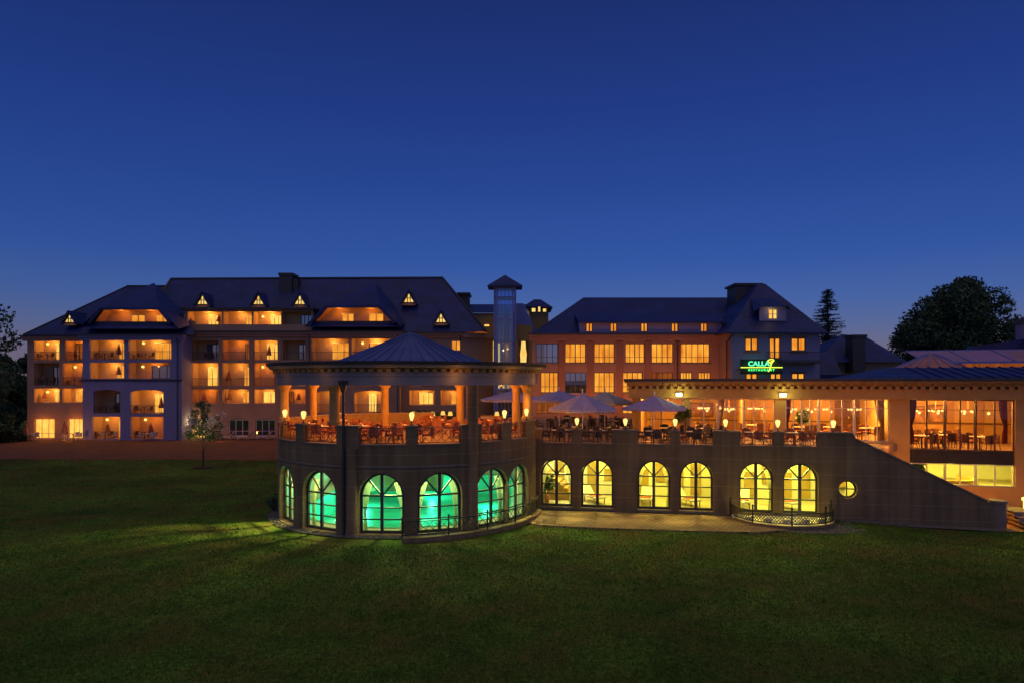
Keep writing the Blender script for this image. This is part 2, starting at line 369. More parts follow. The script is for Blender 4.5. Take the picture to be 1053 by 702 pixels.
def lattice_rail(root, M, u0, u1, z0, z1, d, step=.17, m=None, du=1e9, bar=.02):
    b = MB(); mbox(b, M, u0, u1, d, d+.05, z1-.045, z1, du); mbox(b, M, u0, u1, d+.005, d+.045, z0+.03, z0+.07, du)
    n = max(2, round((u1-u0)/step)); h = z1-z0-.12; k = max(1, round(h/step)); su = (u1-u0)/n; sz = h/k
    for i in range(n):
        for j in range(k):
            ua, ub, za, zb = u0+i*su, u0+(i+1)*su, z0+.075+j*sz, z0+.075+(j+1)*sz
            if (i+j) % 2: mbar(b, M, ua, za, ub, zb, bar, d+.012, d+.024)
            else: mbar(b, M, ua, zb, ub, za, bar, d+.026, d+.038)
    mbox(b, M, u0, u0+.035, d+.002, d+.048, z0, z1-.05); mbox(b, M, u1-.035, u1, d+.002, d+.048, z0, z1-.05)
    return b.build('railing', m or K['rail'], root)

# ---------------------------------------------------------------- ground
PC = (-5.67, 38.0); PR = 7.0                                  # the round pavilion: centre and radius
PAV = Ring(*PC, PR); WING = Line(.85, 37.66, .986, -.168)
U_END = WING.u(1022)
def ground(x, y):
    z = .07*math.sin(x*.21+1)*math.sin(y*.17)+.05*math.sin(x*.5+y*.33)
    r = math.hypot(x-PC[0], y-PC[1])
    if y > 50: z = z*.3+.2*min(1, (y-50)/15)
    k = min(1, max(0, (r-8.2)/3)); z = z*k-.10*(1-k)
    du = (x-WING.o[0])*WING.t[0]+(y-WING.o[1])*WING.t[1]; dd = (x-WING.o[0])*WING.n[0]+(y-WING.o[1])*WING.n[1]
    if -2 < du < 30 and dd > -7:
        k = min(1, max(0, (-dd-4.0)/2.5)); e = max(0, min(1, (du-17)/5)); z = z*k-(.10+.22*e)*(1-k)
    if du > 0 and .1 < dd < 16: z = -.5
    if r < 6.75 or (abs(x-PC[0]) < 6.7 and PC[1] < y < 51.6): z = -2.2
    return z
def axis_lines(a, b, lo, hi, step, far):
    v = list(np.arange(lo, hi+1e-6, step)); s = step; x = lo
    while x > a: s *= 1.35; x -= s; v.append(x)
    s = step; x = hi
    while x < b: s *= 1.35; x += s; v.append(x)
    return sorted(v)
gx = axis_lines(-900, 900, -40, 32, .34, 0); gy = axis_lines(-60, 1500, 13, 62, .34, 0)
gm = bpy.data.meshes.new('lawn'); nx, ny = len(gx), len(gy)
gm.from_pydata([(x, y, ground(x, y)) for y in gy for x in gx], [], [(j*nx+i, j*nx+i+1, (j+1)*nx+i+1, (j+1)*nx+i) for j in range(ny-1) for i in range(nx-1)])
gm.polygons.foreach_set('use_smooth', [True]*len(gm.polygons))
lawn = bpy.data.objects.new('lawn', gm); C.objects.link(lawn); tag(lawn, kind='structure')
def lawn_mat():
    m = mat('lawn_grass', (.085, .165, .020), .95, .3, .9, spec=.1); n, l = m.node_tree.nodes, m.node_tree.links; b = n['Principled BSDF']
    old = b.inputs['Base Color'].links[0].from_socket; g = n.new('ShaderNodeNewGeometry')
    def noise(s, d): t = n.new('ShaderNodeTexNoise'); t.inputs['Scale'].default_value = s; t.inputs['Detail'].default_value = d; l.new(g.outputs['Position'], t.inputs['Vector']); return t.outputs['Fac']
    def mul(c, f, lo, hi, a, z):
        r = n.new('ShaderNodeMapRange'); l.new(f, r.inputs[0])
        for i, v in enumerate((a, z, lo, hi)): r.inputs[i+1].default_value = v
        y = n.new('ShaderNodeMix'); y.data_type = 'RGBA'; y.blend_type = 'MULTIPLY'; y.inputs[0].default_value = 1; l.new(c, y.inputs[6]); l.new(r.outputs[0], y.inputs[7]); return y.outputs[2]
    c = mul(old, noise(.16, 4), .6, 1.35, .35, .65); c = mul(c, noise(7, 6), .45, 1.6, .3, .7); c = mul(c, noise(38, 3), .4, 1.6, .3, .7)
    x = n.new('ShaderNodeMix'); x.data_type = 'RGBA'; x.inputs[7].default_value = (.15, .10, .03, 1)     # worn straw-coloured patches
    r = n.new('ShaderNodeMapRange'); l.new(noise(.45, 6), r.inputs[0]); r.inputs[1].default_value = .42; r.inputs[2].default_value = .68; r.inputs[4].default_value = .75
    l.new(r.outputs[0], x.inputs[0]); l.new(c, x.inputs[6]); l.new(x.outputs[2], b.inputs['Base Color'])
    bp = n.new('ShaderNodeBump'); bp.inputs['Strength'].default_value = 1; bp.inputs['Distance'].default_value = .09; l.new(noise(16, 6), bp.inputs['Height']); l.new(bp.outputs[0], b.inputs['Normal'])
    return m
K['lawn'] = lawn_mat(); gm.materials.append(K['lawn'])
# short blades of grass over the nearer part of the lawn
def blades(n, y0, y1, h, w):
    y = (y0**-.7+RNG.random(n)*(y1**-.7-y0**-.7))**(1/-.7); x = (RNG.random(n)*2-1)*(y*.80+1.0)
    keep = (np.hypot(x-PC[0], y-PC[1]) > 8.9) & ~((y > 33) & (x > -1)); x, y = x[keep], y[keep]; n = len(x)
    z = np.array([ground(a, b) for a, b in zip(x, y)]); t = RNG.random(n)*6.283; hh = h*(.5+RNG.random(n)); ww = w*(y/18)
    dx, dy = np.cos(t)*ww, np.sin(t)*ww; lx, ly = RNG.normal(0, h*.5, n), RNG.normal(0, h*.5, n)
    v = np.empty((n, 3, 3)); v[:, 0] = np.stack([x-dx, y-dy, z-.01], 1); v[:, 1] = np.stack([x+dx, y+dy, z-.01], 1); v[:, 2] = np.stack([x+lx, y+ly, z+hh], 1)
    return v.reshape(-1, 3), 3
def raw_mesh(name, v, k, mats, idx=None):
    me = bpy.data.meshes.new(name); nf = len(v)//k
    me.vertices.add(len(v)); me.vertices.foreach_set('co', np.ascontiguousarray(v, dtype=np.float32).ravel())
    me.loops.add(len(v)); me.loops.foreach_set('vertex_index', np.arange(len(v), dtype=np.int32))
    me.polygons.add(nf); me.polygons.foreach_set('loop_start', np.arange(0, len(v), k, dtype=np.int32))
    for m in mats: me.materials.append(m)
    if idx is not None: me.polygons.foreach_set('material_index', idx.astype(np.int32))
    me.update(); me.validate(); return me
gv, gk = blades(230000, 14.2, 60, .06, .012)
go = bpy.data.objects.new('grass', raw_mesh('grass', gv, gk, [mat('grass_blade', (.09, .18, .022), .8, .6, 9, spec=.2)])); C.objects.link(go); tag(go, kind='stuff')

# brick-red forecourt before the hotel, paved walk before the wing, pebble margins
fm = MB(); P = [(-75, 63), (-48, 60.5), (-36, 59.6), (-30, 60.4), (-24, 59.2), (-17, 59.6), (-9.5, 60.5), (-9.5, 90), (-75, 90)]
def front_y(x):
    for (xa, ya), (xb, yb) in zip(P[:7], P[1:7]):
        if xa <= x <= xb: return ya+(yb-ya)*(x-xa)/(xb-xa)+.25*math.sin(x*1.7)+.15*math.sin(x*4.1)
    return P[6][1]
fx = list(np.arange(-75, -9.4, .5))
for xa, xb in zip(fx, fx[1:]):
    ya, yb = front_y(xa), front_y(xb)
    for k in range(14):
        q0, q1 = k/14, (k+1)/14; pts = [(xa, ya+(90-ya)*q0), (xb, yb+(90-yb)*q0), (xb, yb+(90-yb)*q1), (xa, ya+(90-ya)*q1)]
        fm.poly(*[(x, y, ground(x, y)+.022) for x, y in pts])
tag(fm.build('forecourt_path', mat('forecourt_ground', (.15, .05, .018), .95, .3, .8, .4, 12)), kind='structure')
wm = MB(); uA, uB = WING.u(552), WING.u(752)
wp = [WING(uA-.3, -.35, 0), WING(uB+.3, -.35, 0), WING(uB+.5, -1.9, 0), WING(uB+2.2, -3.3, 0), WING(uB+.6, -4.1, 0), WING(uB-2.5, -4.35, 0), WING(uA+3, -4.4, 0), WING(uA+.6, -4.2, 0), WING(uA-.5, -3.2, 0)]
wm.hexa([(p.x, p.y, -.25) for p in wp], [(p.x, p.y, -.02) for p in wp]); tag(wm.build('paved_path', K['pavers']), kind='structure')
pm = MB(); pm.lathe([(6.98, -.04), (7.45, -.065)], PC, 60, R(-120), R(82)); 
pe = [WING(uB, -.004, -.045), WING(U_END+.4, -.004, -.27), WING(U_END+.4, -.75, -.29), WING(uB+6.5, -.95, -.12), WING(uB+5.7, -2.6, -.09), WING(uB+4.4, -3.5, -.08), WING(uB+2.9, -3.7, -.075), WING(uB+1.2, -3.5, -.07), WING(uB+.1, -2.4, -.07)]
pm.poly(*pe); tag(pm.build('pebble_strip', K['rubble']), kind='structure')
rs = []
for i in range(2600):
    if i < 1500:
        p = R(random.uniform(-115, 80)); r = random.uniform(7.03, 7.5); x, y = PC[0]+r*math.sin(p), PC[1]-r*math.cos(p); z = -.06
    else:
        u = random.uniform(uB-.2, U_END); d = -random.uniform(.02, .75 if u > uB+5.6 else .3 if u < uB+.5 else 3.5); q = WING(u, d, 0); x, y = q.x, q.y; z = ground(x, y)+(.02 if d < -2.9 or d > -.8 else .045)
    s = random.uniform(.03, .075); a = random.random()*6
    c, q = math.cos(a)*s, math.sin(a)*s
    rs += [(x-c, y-q, z), (x+q, y-c, z), (x, y, z+s*.9), (x+q, y-c, z), (x+c, y+q, z), (x, y, z+s*.9), (x+c, y+q, z), (x-q, y+c, z), (x, y, z+s*.9), (x-q, y+c, z), (x-c, y-q, z), (x, y, z+s*.9)]
ro = bpy.data.objects.new('pebbles', raw_mesh('pebbles', np.array(rs), 3, [K['rubble']])); C.objects.link(ro); tag(ro, kind='stuff')

# ---------------------------------------------------------------- round pavilion
T0 = 4.0; PARA = 4.90                                         # its terrace floor and the top of its parapet
pav = thing('round_pavilion', 'round stone pavilion with domed metal roof and green-lit pool windows', 'pavilion', (PC[0], PC[1], -.1))
win_px = [(285, 304), (310, 347), (368, 416), (429, 476), (494, 521), (525.5, 542)]
open_px = [(287, 304), (312, 346), (368.5, 418), (429, 475), (495.5, 517), (526, 541.5)]
WH = []
for a, b in win_px:
    c = (PAV.u(a)+PAV.u(b))/2; WH.append(c)
WH[0] += .42
WH = [hole(c-1.06, c+1.06, .0, 1.72, 1.07) for c in WH]
OP = [hole(PAV.u(a), PAV.u(b), 4.1, 99) for a, b in open_px]
half = math.pi*PR
ow, iw = MB(), MB()
UQ = math.pi/2*PR
wall(ow, PAV, -UQ, UQ, -.3, 3.2, .34, WH, .4, iw)
for s in (-1, 1):
    xa, xb = PC[0]+s*7.0, PC[0]+s*6.66
    ow.box(min(xa, xa-s*.2), max(xa, xa-s*.2), PC[1], 52, -.3, 3.13); iw.box(min(xb, xb+s*.13), max(xb, xb+s*.13), PC[1], 51.7, -.3, 3.13)
ow.box(PC[0]-7, PC[0]+7, 51.8, 52, -.3, 3.13); iw.box(PC[0]-6.66, PC[0]+6.66, 51.66, 51.79, -.3, 3.13)
back_gap = [hole(PAV.u(546)+1.2, half-.5, 3.9, 99)]           # the pavilion's floor opens to the terrace at the back
wall(ow, PAV, -half, half, 3.2, PARA, .34, OP+back_gap, .4)
ow.build('wall', K['stone'], pav); iw.build('inner_wall', K['inner'], pav)
cp = MB()
edges = sorted([-half, half]+[h[k] for h in OP+back_gap for k in ('u0', 'u1')])
for a, b in zip(edges[::2], edges[1::2]): cp = MB(); mbox(cp, PAV, a-.03, b+.03, -.05, .39, PARA-.002, PARA+.075, .4); cp.build('coping', K['coping'], pav)
led = MB()
for h in OP: led = MB(); mbox(led, PAV, h['u0']+.005, h['u1']-.005, -.045, .36, 4.06, 4.115, .4); led.build('ledge', K['coping'], pav)
bs = MB(); mbox(bs, PAV, PAV.u(283)-6, PAV.u(546)+.4, -.05, .1, 3.05, 3.12, .4); bs.build('string_course', K['coping'], pav)
for h in OP: lattice_rail(pav, PAV, h['u0']+.01, h['u1']-.01, 4.115, 4.86, .15, .19, K['rail'], .5)
for i, h in enumerate(WH):
    arched_window(pav, PAV, h, .25, K['pale_curtain'])
sl = MB()
for h in WH: sl = MB(); mbox(sl, PAV, h['u0']-.05, h['u1']+.05, -.06, .25, -.12, -.005, .4); sl.build('window_sill', K['coping'], pav)
fl = MB(); fl.lathe([(0, T0), (6.66, T0), (6.66, 3.1), (0, 3.1)], PC, 48); fl.build('floor', K['terrace'], pav)
# pool below
def u_shape(r, y_end, n=30): return [(PC[0]-r, y_end)]+[(PC[0]-r*math.cos(math.pi*i/n), PC[1]-r*math.sin(math.pi*i/n)) for i in range(n+1)]+[(PC[0]+r, y_end)]
def u_band(m, ra, za, ya, rb, zb, yb):
    p, q = u_shape(ra, ya), u_shape(rb, yb)
    for i in range(len(p)-1): m.poly((*p[i], za), (*p[i+1], za), (*q[i+1], zb), (*q[i], zb))
    m.poly((*p[-1], za), (*p[0], za), (*q[0], zb), (*q[-1], zb))
m = MB(); u_band(m, 6.66, .03, 51.66, 5.8, .03, 50.5); m.build('pool_surround', K['floor'], pav)
m = MB(); u_band(m, 5.8, .03, 50.5, 5.8, .09, 50.5); u_band(m, 5.8, .09, 50.5, 5.62, .09, 50.3); u_band(m, 5.62, .09, 50.3, 5.62, -1.25, 50.3); m.poly(*[(x, y, -1.25) for x, y in u_shape(5.62, 50.3)]); pool = m.build('pool_basin', K['pool_tile'], pav)
m = MB(); m.box(PC[0]-6.66, PC[0]+6.66, PC[1], 51.66, 3.06, 3.12); m.build('hall_ceiling', K['inner'], pav)
m = MB(); m.box(PC[0]-7.1, -9.46, PC[1]+5, 52.1, 3.132, 3.3); m.build('hall_roof', K['zinc'], pav)
def water_mat():
    m = glass_mat('pool_water', .06, (.72, .97, .92), .04); n, l = m.node_tree.nodes, m.node_tree.links
    t = n.new('ShaderNodeTexNoise'); t.inputs['Scale'].default_value = 2.5; t.inputs['Detail'].default_value = 3
    bp = n.new('ShaderNodeBump'); bp.inputs['Strength'].default_value = .5; bp.inputs['Distance'].default_value = .05
    g = n.new('ShaderNodeNewGeometry'); l.new(g.outputs['Position'], t.inputs['Vector']); l.new(t.outputs['Fac'], bp.inputs['Height'])
    for q in n:
        if q.type == 'BSDF_GLOSSY': l.new(bp.outputs[0], q.inputs['Normal'])
    return m
wt = MB(); wt.poly(*[(x, y, -.02) for x, y in u_shape(5.61, 50.29)]); wt.build('pool_water', water_mat(), pool)
for x, y in ((-3.6, -2.6), (0, -4.3), (3.6, -2.6), (-4, 2), (4, 2), (-4, 7), (4, 7), (0, 10.5), (0, 3)):
    light('pool_lamp', (PC[0]+x, PC[1]+y, -.55), 165, TEAL, .15, pav)
for k in (0, 1, 5):                                           # unseen spots added behind the panes to throw their pattern over the lawn
    h = WH[k]; u = (h['u0']+h['u1'])/2; light('added_window_spot', PAV(u, 2.4, 2.7), 3600 if k == 0 else 1300, (1, .90, .25), .14, pav, 'SPOT', (R(64), 0, u/PR+math.pi), 52, .6)
for k in (2, 3, 4):  # unseen spots added to widen the light spill before these windows
    h = WH[k]; u = (h['u0']+h['u1'])/2; light('added_window_spot', PAV(u, 2.4, 2.7), 800, (.75, 1, .35), .3, pav, 'SPOT', (R(66), 0, u/PR+math.pi), 52, .8)
for h in WH: light('ceiling_lamp', PAV((h['u0']+h['u1'])/2, 1.15, 2.75), 95, (.95, 1, .34), .15, pav)
for i in range(2):
    light('ceiling_lamp', (PC[0]+(5.8 if i else -5.8), 44, 2.8), 110, (.92, 1, .45), .2, pav)
# columns
def column(root, x, y, z0, z1, r, m, n=20):
    c = MB(); c.lathe([(r*1.25, z0), (r*1.25, z0+.12), (r*1.08, z0+.16), (r*1.0, z0+.22), (r*.92, z1-.42), (r*1.0, z1-.38), (r*.95, z1-.34), (r*1.1, z1-.22), (r*1.45, z1-.10), (r*1.5, z1-.08), (r*1.5, z1)], (x, y), n)
    return c.build('column', m, root, True)
for p in (-157.5, -112.5, -67, -23, 75, 118, 160):
    a = R(p); rr = 6.72
    column(pav, PC[0]+rr*math.sin(a), PC[1]-rr*math.cos(a), PARA+.07 if abs(p) < 100 else T0, 6.8, .25, K['cream'])
for px, z1 in ((362.5, 3.9), (485.5, 6.8)):                   # engaged shafts running down to the ground
    a = PAV.u(px)/PR; c = MB(); r = .27
    c.lathe([(r*1.15, -.3), (r*1.15, .25), (r, .3), (r, z1-.05), (r*1.06, z1), (0, z1)], (PC[0]+7.02*math.sin(a), PC[1]-7.02*math.cos(a)), 20); c.build('column', K['stone'], pav, True)
a = PAV.u(354.5)/PR; q = [(PC[0]+rr*math.sin(a), PC[1]-rr*math.cos(a)) for rr in (7.12, 7.5)]
dp = MB(); dp.tube((*q[0], -.1), (*q[0], 6.55), .07, n=10); dp.tube((*q[0], 6.5), (*q[1], 7.0), .07, n=10)
dp.hexa([(q[0][0]-.2, q[0][1]-.16, 7.02), (q[0][0]+.2, q[0][1]-.16, 7.02), (q[0][0]+.2, q[0][1]+.1, 7.02), (q[0][0]-.2, q[0][1]+.1, 7.02)], [(q[0][0]-.08, q[0][1]-.1, 6.5), (q[0][0]+.08, q[0][1]-.1, 6.5), (q[0][0]+.08, q[0][1]+.05, 6.5), (q[0][0]-.08, q[0][1]+.05, 6.5)])
dp.build('downpipe', K['trim'], pav)
# entablature, dentils, roof
en = MB(); en.lathe([(6.3, 6.8), (7.05, 6.8), (7.05, 7.2), (7.1, 7.22), (7.1, 7.42)], PC, 72); en.lathe([(7.1, 7.57), (7.42, 7.62), (7.46, 7.70), (7.5, 7.74)], PC, 72); en.lathe([(6.3, 6.8), (6.3, 7.0), (0, 7.0)], PC, 72)
en.build('entablature', K['fascia'], pav, True)
dn = MB(); N = 110
dn.lathe([(7.1, 7.42), (6.98, 7.42), (6.98, 7.57), (7.12, 7.57)], PC, 72)
dring = Ring(*PC, 7.1)
for i in range(N):
    u = (i/N*2-1)*math.pi*7.1; mbox(dn, dring, u, u+.2, -.16, .1, 7.425, 7.568)
dn.build('dentil_band', K['cream'], pav)
gu = MB(); gu.lathe([(7.44, 7.75), (7.58, 7.75), (7.62, 7.90), (7.42, 7.90), (7.3, 7.86)], PC, 72); gu.build('gutter', K['trim'], pav, True)
rf = MB(); rf.lathe([(7.5, 7.88), (4.15, 7.95), (4.05, 8.02), (.32, 9.58), (.30, 9.66), (0, 9.7)], PC, 72); roof = rf.build('roof', K['zinc'], pav)
sm = MB()
for i in range(40):
    a = 2*math.pi*i/40
    sm.bar((PC[0]+4.05*math.sin(a), PC[1]-4.05*math.cos(a), 8.04), (PC[0]+.3*math.sin(a), PC[1]-.3*math.cos(a), 9.6), .05, .07)
sm.build('standing_seam', K['zinc'], roof)
for i in range(5):                                            # ceiling lamps inside the pavilion
    a = i*2*math.pi/5+.5; x, y = PC[0]+4*math.sin(a), PC[1]-4*math.cos(a)
    l = MB(); l.lathe([(.0, 6.86), (.16, 6.88), (.2, 6.96), (.2, 6.995)], (x, y), 14); l.build('ceiling_light', K['lamp'], pav, True)
    light('ceiling_lamp', (x, y, 6.7), 400, (1, .34, .06), .2, pav)

# curved railing round the light well in front of the pavilion
class Spiral:                                                # radius shrinks a little as it runs round
    def __call__(s, u, d, z):
        t = u; r = 8.2-1.0*t-d; p = R(6+74*t); return Vector((PC[0]+r*math.sin(p), PC[1]-r*math.cos(p), z))
SP = Spiral()
lr = thing('curved_railing', 'low curved iron lattice railing on a kerb before the pool pavilion windows', 'railing', SP(0, 0, -.1))
kb = MB(); mbox(kb, SP, 0, 1, -.16, .2, -.3, .12, .03); kb.build('kerb', K['stone'], lr)
b = MB(); mbox(b, SP, 0, 1, 0, .05, .80, .84, .03); mbox(b, SP, 0, 1, 0, .05, .22, .26, .03)
n = 62
for i in range(n):
    for j in range(3):
        ua, ub, za, zb = i/n, (i+1)/n, .26+.18*j, .26+.18*(j+1)
        p, q = (SP(ua, .012, za), SP(ub, .012, zb)) if (i+j) % 2 else (SP(ua, .034, zb), SP(ub, .034, za)); b.bar(p, q, .018)
b.build('lattice', K['iron'], lr)
for i in range(6):
    p = SP(i/5, .025, 0); pb = MB(); pb.tube((p.x, p.y, .1), (p.x, p.y, .95), .035, n=8); pb.lathe([(0, .94), (.05, .96), (.055, 1.0), (0, 1.05)], (p.x, p.y), 8); pb.build('post', K['iron'], lr)

# ---------------------------------------------------------------- spa wing with the terrace on top
T1 = 3.5; WTOP = 4.32
wing = thing('spa_wing', 'long stone terrace wing with yellow-lit arched windows and ramped end wall', 'building', (WING.o[0], WING.o[1], -.1))
wwin = [(557, 587), (599, 629.5), (657, 688), (700, 732), (761, 795), (806, 841)]
wop = [(557, 588), (598, 629.5), (656, 690), (699, 734), (761, 796), (806, 841)]
WW = []
for a, b in wwin:
    c = (WING.u(a)+WING.u(b))/2; WW.append(hole(c-.87, c+.87, .13, 1.88, .87))
WO = [hole(WING.u(a), WING.u(b), 3.62, 99) for a, b in wop]
rc = WING.u(872); RW = hole(rc-.46, rc+.46, 1.46, 1.46, .46, .46)
ub, ue = WING.u(876), WING.u(1016)
def wtop(u):
    t = (u-ub)/(ue-ub)
    return WTOP if t <= 0 else WTOP-.2*min(1, t/.03)-3.1*min(1, t)
u3 = ub+(ue-ub)*(WTOP-.2-3.12)/3.1; ext = [ub+(ue-ub)*t for t in (.015, .03, .1, .3, .5, .7, .9)]+[ub, ue, u3]
ow, iw = MB(), MB()
wall(ow, WING, 0, U_END, -.5, lambda u: min(3.12, wtop(u)), .36, WW+[RW], 2, iw, ext)
wall(ow, WING, 0, u3, 3.12, lambda u: max(3.12, wtop(u)), .36, WO, 2, None, ext)
ow.build('wall', K['stone'], wing); iw.build('inner_wall', K['inner'], wing)
cp = MB(); ed = [0]+[h[k] for h in WO for k in ('u0', 'u1')]+[ub]
for a, b in zip(ed[::2], ed[1::2]): cp = MB(); mbox(cp, WING, a+(.0 if a == 0 else -.03), b+(.03 if b != ub else 0), -.05, .41, WTOP-.002, WTOP+.075); cp.build('coping', K['coping'], wing)
cp = MB()
ss = [ub, ub+(ue-ub)*.015, ub+(ue-ub)*.03]+[ub+(ue-ub)*t for t in (.2, .4, .6, .8, .995)]
for a, b in zip(ss, ss[1:]):
    for_a, for_b = wtop(a)-.002, wtop(b)-.002
    cp.hexa([WING(a,-.05,for_a), WING(b,-.05,for_b), WING(b,.41,for_b), WING(a,.41,for_a)], [WING(a,-.05,for_a+.075), WING(b,-.05,for_b+.075), WING(b,.41,for_b+.075), WING(a,.41,for_a+.075)])
cp.build('coping', K['coping'], wing)
led = MB()
for h in WO: led = MB(); mbox(led, WING, h['u0']+.005, h['u1']-.005, -.045, .38, 3.585, 3.635); led.build('ledge', K['coping'], wing)
for i, h in enumerate(WO): (lattice_rail if i > 3 else plain_rail)(wing, WING, h['u0']+.01, h['u1']-.01, 3.64, 4.30, .15, .17)
for i, h in enumerate(WW): arched_window(wing, WING, h, .22, K['pale_curtain'] if i in (0, 2, 4) else None, (.36, .68))
def round_window(root, M, h, d):
    f = MB(); c = (h['u0']+h['u1'])/2; r = h['rise']-.04; z = h['z0']; n = 28
    for i in range(n):
        a, b = 2*math.pi*i/n, 2*math.pi*(i+1)/n; mbar(f, M, c+r*math.cos(a), z+r*math.sin(a), c+r*math.cos(b), z+r*math.sin(b), .08, d, d+.08)
    mbar(f, M, c-r, z, c+r, z, .05, d+.005, d+.07); mbar(f, M, c, z-r, c, z+r, .05, d+.009, d+.066)
    w = f.build('window', K['frame'], root); p = MB(); sheet(p, M, h, d+.045); p.build('pane', K['glass'], w)
round_window(wing, WING, RW, .2)
sl = MB()
for h in WW: sl = MB(); mbox(sl, WING, h['u0']-.05, h['u1']+.05, -.05, .22, .02, .125); sl.build('window_sill', K['coping'], wing)
pt = MB(); e = WING(U_END+.28, .18, 0); pt.lathe([(.36, -.5), (.36, .98), (0, .98)], (e.x, e.y), 20); pt.lathe([(.42, .985), (.42, 1.09), (0, 1.12)], (e.x, e.y), 20); pt.build('end_post', K['coping'], wing, True)
# rooms behind the arched windows
UR = WING.u(872)+1.2
rm = MB(); mbox(rm, WING, .75, UR, .362, 4.6, -.3, .1); rm.build('floor', K['floor'], wing)
rm = MB(); rm.poly(WING(.75,4.6,0), WING(UR,4.6,0), WING(UR,4.6,3.1), WING(.75,4.6,3.1))
pu = [(WW[i]['u1']+WW[i+1]['u0'])/2 for i in (1, 3)]
for u in (.75, *pu, UR): mbox(rm, WING, u-.06, u+.06, .365, 4.6, 0, 3.1)
rm.build('room_wall', K['inner'], wing)
rm = MB(); mbox(rm, WING, .75, UR, .365, 4.6, 3.08, 3.13); rm.build('ceiling', K['inner'], wing)
K['panel'] = mat('yellow_panel', (.30, .20, .05), .6, .2, 2)
for k in range(16):
    u = 1.0+k*1.02
    if min(abs(u+.3-q) for q in pu) < .6: continue
    pn = MB(); mbox(pn, WING, u, u+.62, 4.5, 4.595, .25 if k % 3 else 1.0, 1.7 if k % 2 else 2.1)
    pn.build('wall_panel', K['panel'], wing)
for i, h in enumerate(WW):
    p = WING((h['u0']+h['u1'])/2+(.3 if i % 2 else -.3), 2.4, 2.95); light('ceiling_lamp', p, 420, YELLOW if i else (.9, .95, .3), .25, wing)
wang = math.atan2(WING.t[1], WING.t[0])
for h in WW: light('added_window_spot', WING((h['u0']+h['u1'])/2, 2.2, 2.8), 620, (1, .72, .16), .3, wing, 'SPOT', (R(66), 0, math.pi+wang), 56, .8)  # unseen spots added to carry the windows' light onto paving and lawn
p = WING(rc, 2.2, 2.8); light('ceiling_lamp', p, 80, YELLOW, .25, wing)
p = WING((WW[5]['u0']+WW[5]['u1'])/2, 1.0, 2.95); light('ceiling_lamp', p, 40, TEAL, .1, wing)
# stairs seen in the first arched window
st = MB(); uu = (WW[0]['u0']+WW[0]['u1'])/2
for k in range(9): mbox(st, WING, uu-1.0+k*.24, uu-.76+k*.24, 2.2, 4.2, 0, 1.75-k*.19)
st.build('stair', K['cream'], wing)
# iron railing round the light well of the last two windows
um = (WW[4]['u0']+WW[5]['u1'])/2; hw = (WW[5]['u1']-WW[4]['u0'])/2+.5
def bow(t, d, z):
    a = math.pi*t; return WING(um-hw*math.cos(a), -(2.9-d)*math.sin(a)**.75-.06, z)
lr = thing('bowed_railing', 'bowed black iron lattice railing around the light well of the yellow windows', 'railing', bow(.5, 0, -.1))
kb = MB()
b = MB(); n = 52
for i in range(n):
    ta, tb = i/n, (i+1)/n
    kb.hexa([bow(ta,-.1,-.25), bow(tb,-.1,-.25), bow(tb,.12,-.25), bow(ta,.12,-.25)], [bow(ta,-.1,.08), bow(tb,-.1,.08), bow(tb,.12,.08), bow(ta,.12,.08)])
    for z in (.17, .66): b.bar(bow(ta,.02,z), bow(tb,.02,z), .04)
    for j in range(3):
        za, zb = .17+.163*j, .17+.163*(j+1)
        b.bar(bow(ta,.01,za), bow(tb,.01,zb), .022); b.bar(bow(ta,.034,zb), bow(tb,.034,za), .022)
kb.build('kerb', K['stone'], lr); b.build('lattice', K['iron'], lr)
for t in (.02, .26, .5, .74, .98):
    p = bow(t, .02, 0); q = MB(); q.tube((p.x, p.y, 0), (p.x, p.y, .85), .04, n=8); q.lathe([(0, .84), (.06, .87), (.06, .92), (0, .98)], (p.x, p.y), 8); q.build('post', K['iron'], lr)
wellf = MB(); wellf.poly(*[bow(i/20, .12, .015) for i in range(21)]); wellf.build('well_floor', mat('pale_gravel', (.62, .58, .45), .9, .35, 9, .6, 40), lr)
for t in (.3, .7): light('well_fill', bow(t, 1.4, .4), 14, YELLOW, .08, lr)  # unseen fill lights added to brighten the well floor
for k in range(7): q = bow(.14+.12*k, 1.1, .02); m = MB(); m.lathe([(0, .02), (.22, .02), (.2, .2), (0, .24)], (q.x, q.y), 7); m.build('boulder', K['inner'], lr, False)

# ---------------------------------------------------------------- restaurant behind the terrace
RES = Line(7.4, 42.0, .964, -.265)
res = thing('restaurant_building', 'low restaurant building with long dentilled cornice and glowing glass front', 'building', (RES.o[0], RES.o[1], 0))
ur = RES.u; RU0, RU1 = ur(655), ur(1160)
# terrace deck
dk = MB(); q0, q1 = WING(.1, .365, 0), WING(WING.u(905), .365, 0); r1, r2 = RES(ur(922), -.1, 0), RES(ur(922), .3, 0)
ring = [(q0.x, q0.y), (q1.x, q1.y), (r1.x, r1.y), (r2.x, r2.y), (28, 67.5), (-9.2, 67.5), (-9.2, 45.6), (-4, 45.4)]
dk.hexa([(x, y, 3.14) for x, y in ring], [(x, y, T1) for x, y in ring]); dk.build('terrace_floor', K['terrace'], wing)
rw = MB(); rw.box(-9.45, -9.2, 45.6, 67.5, -.3, 4.3); rw.box(-9.2, -4.6, 45.35, 45.6, -.3, 3.49); rw.build('retaining_wall', K['stone'], wing)
CT = 6.0
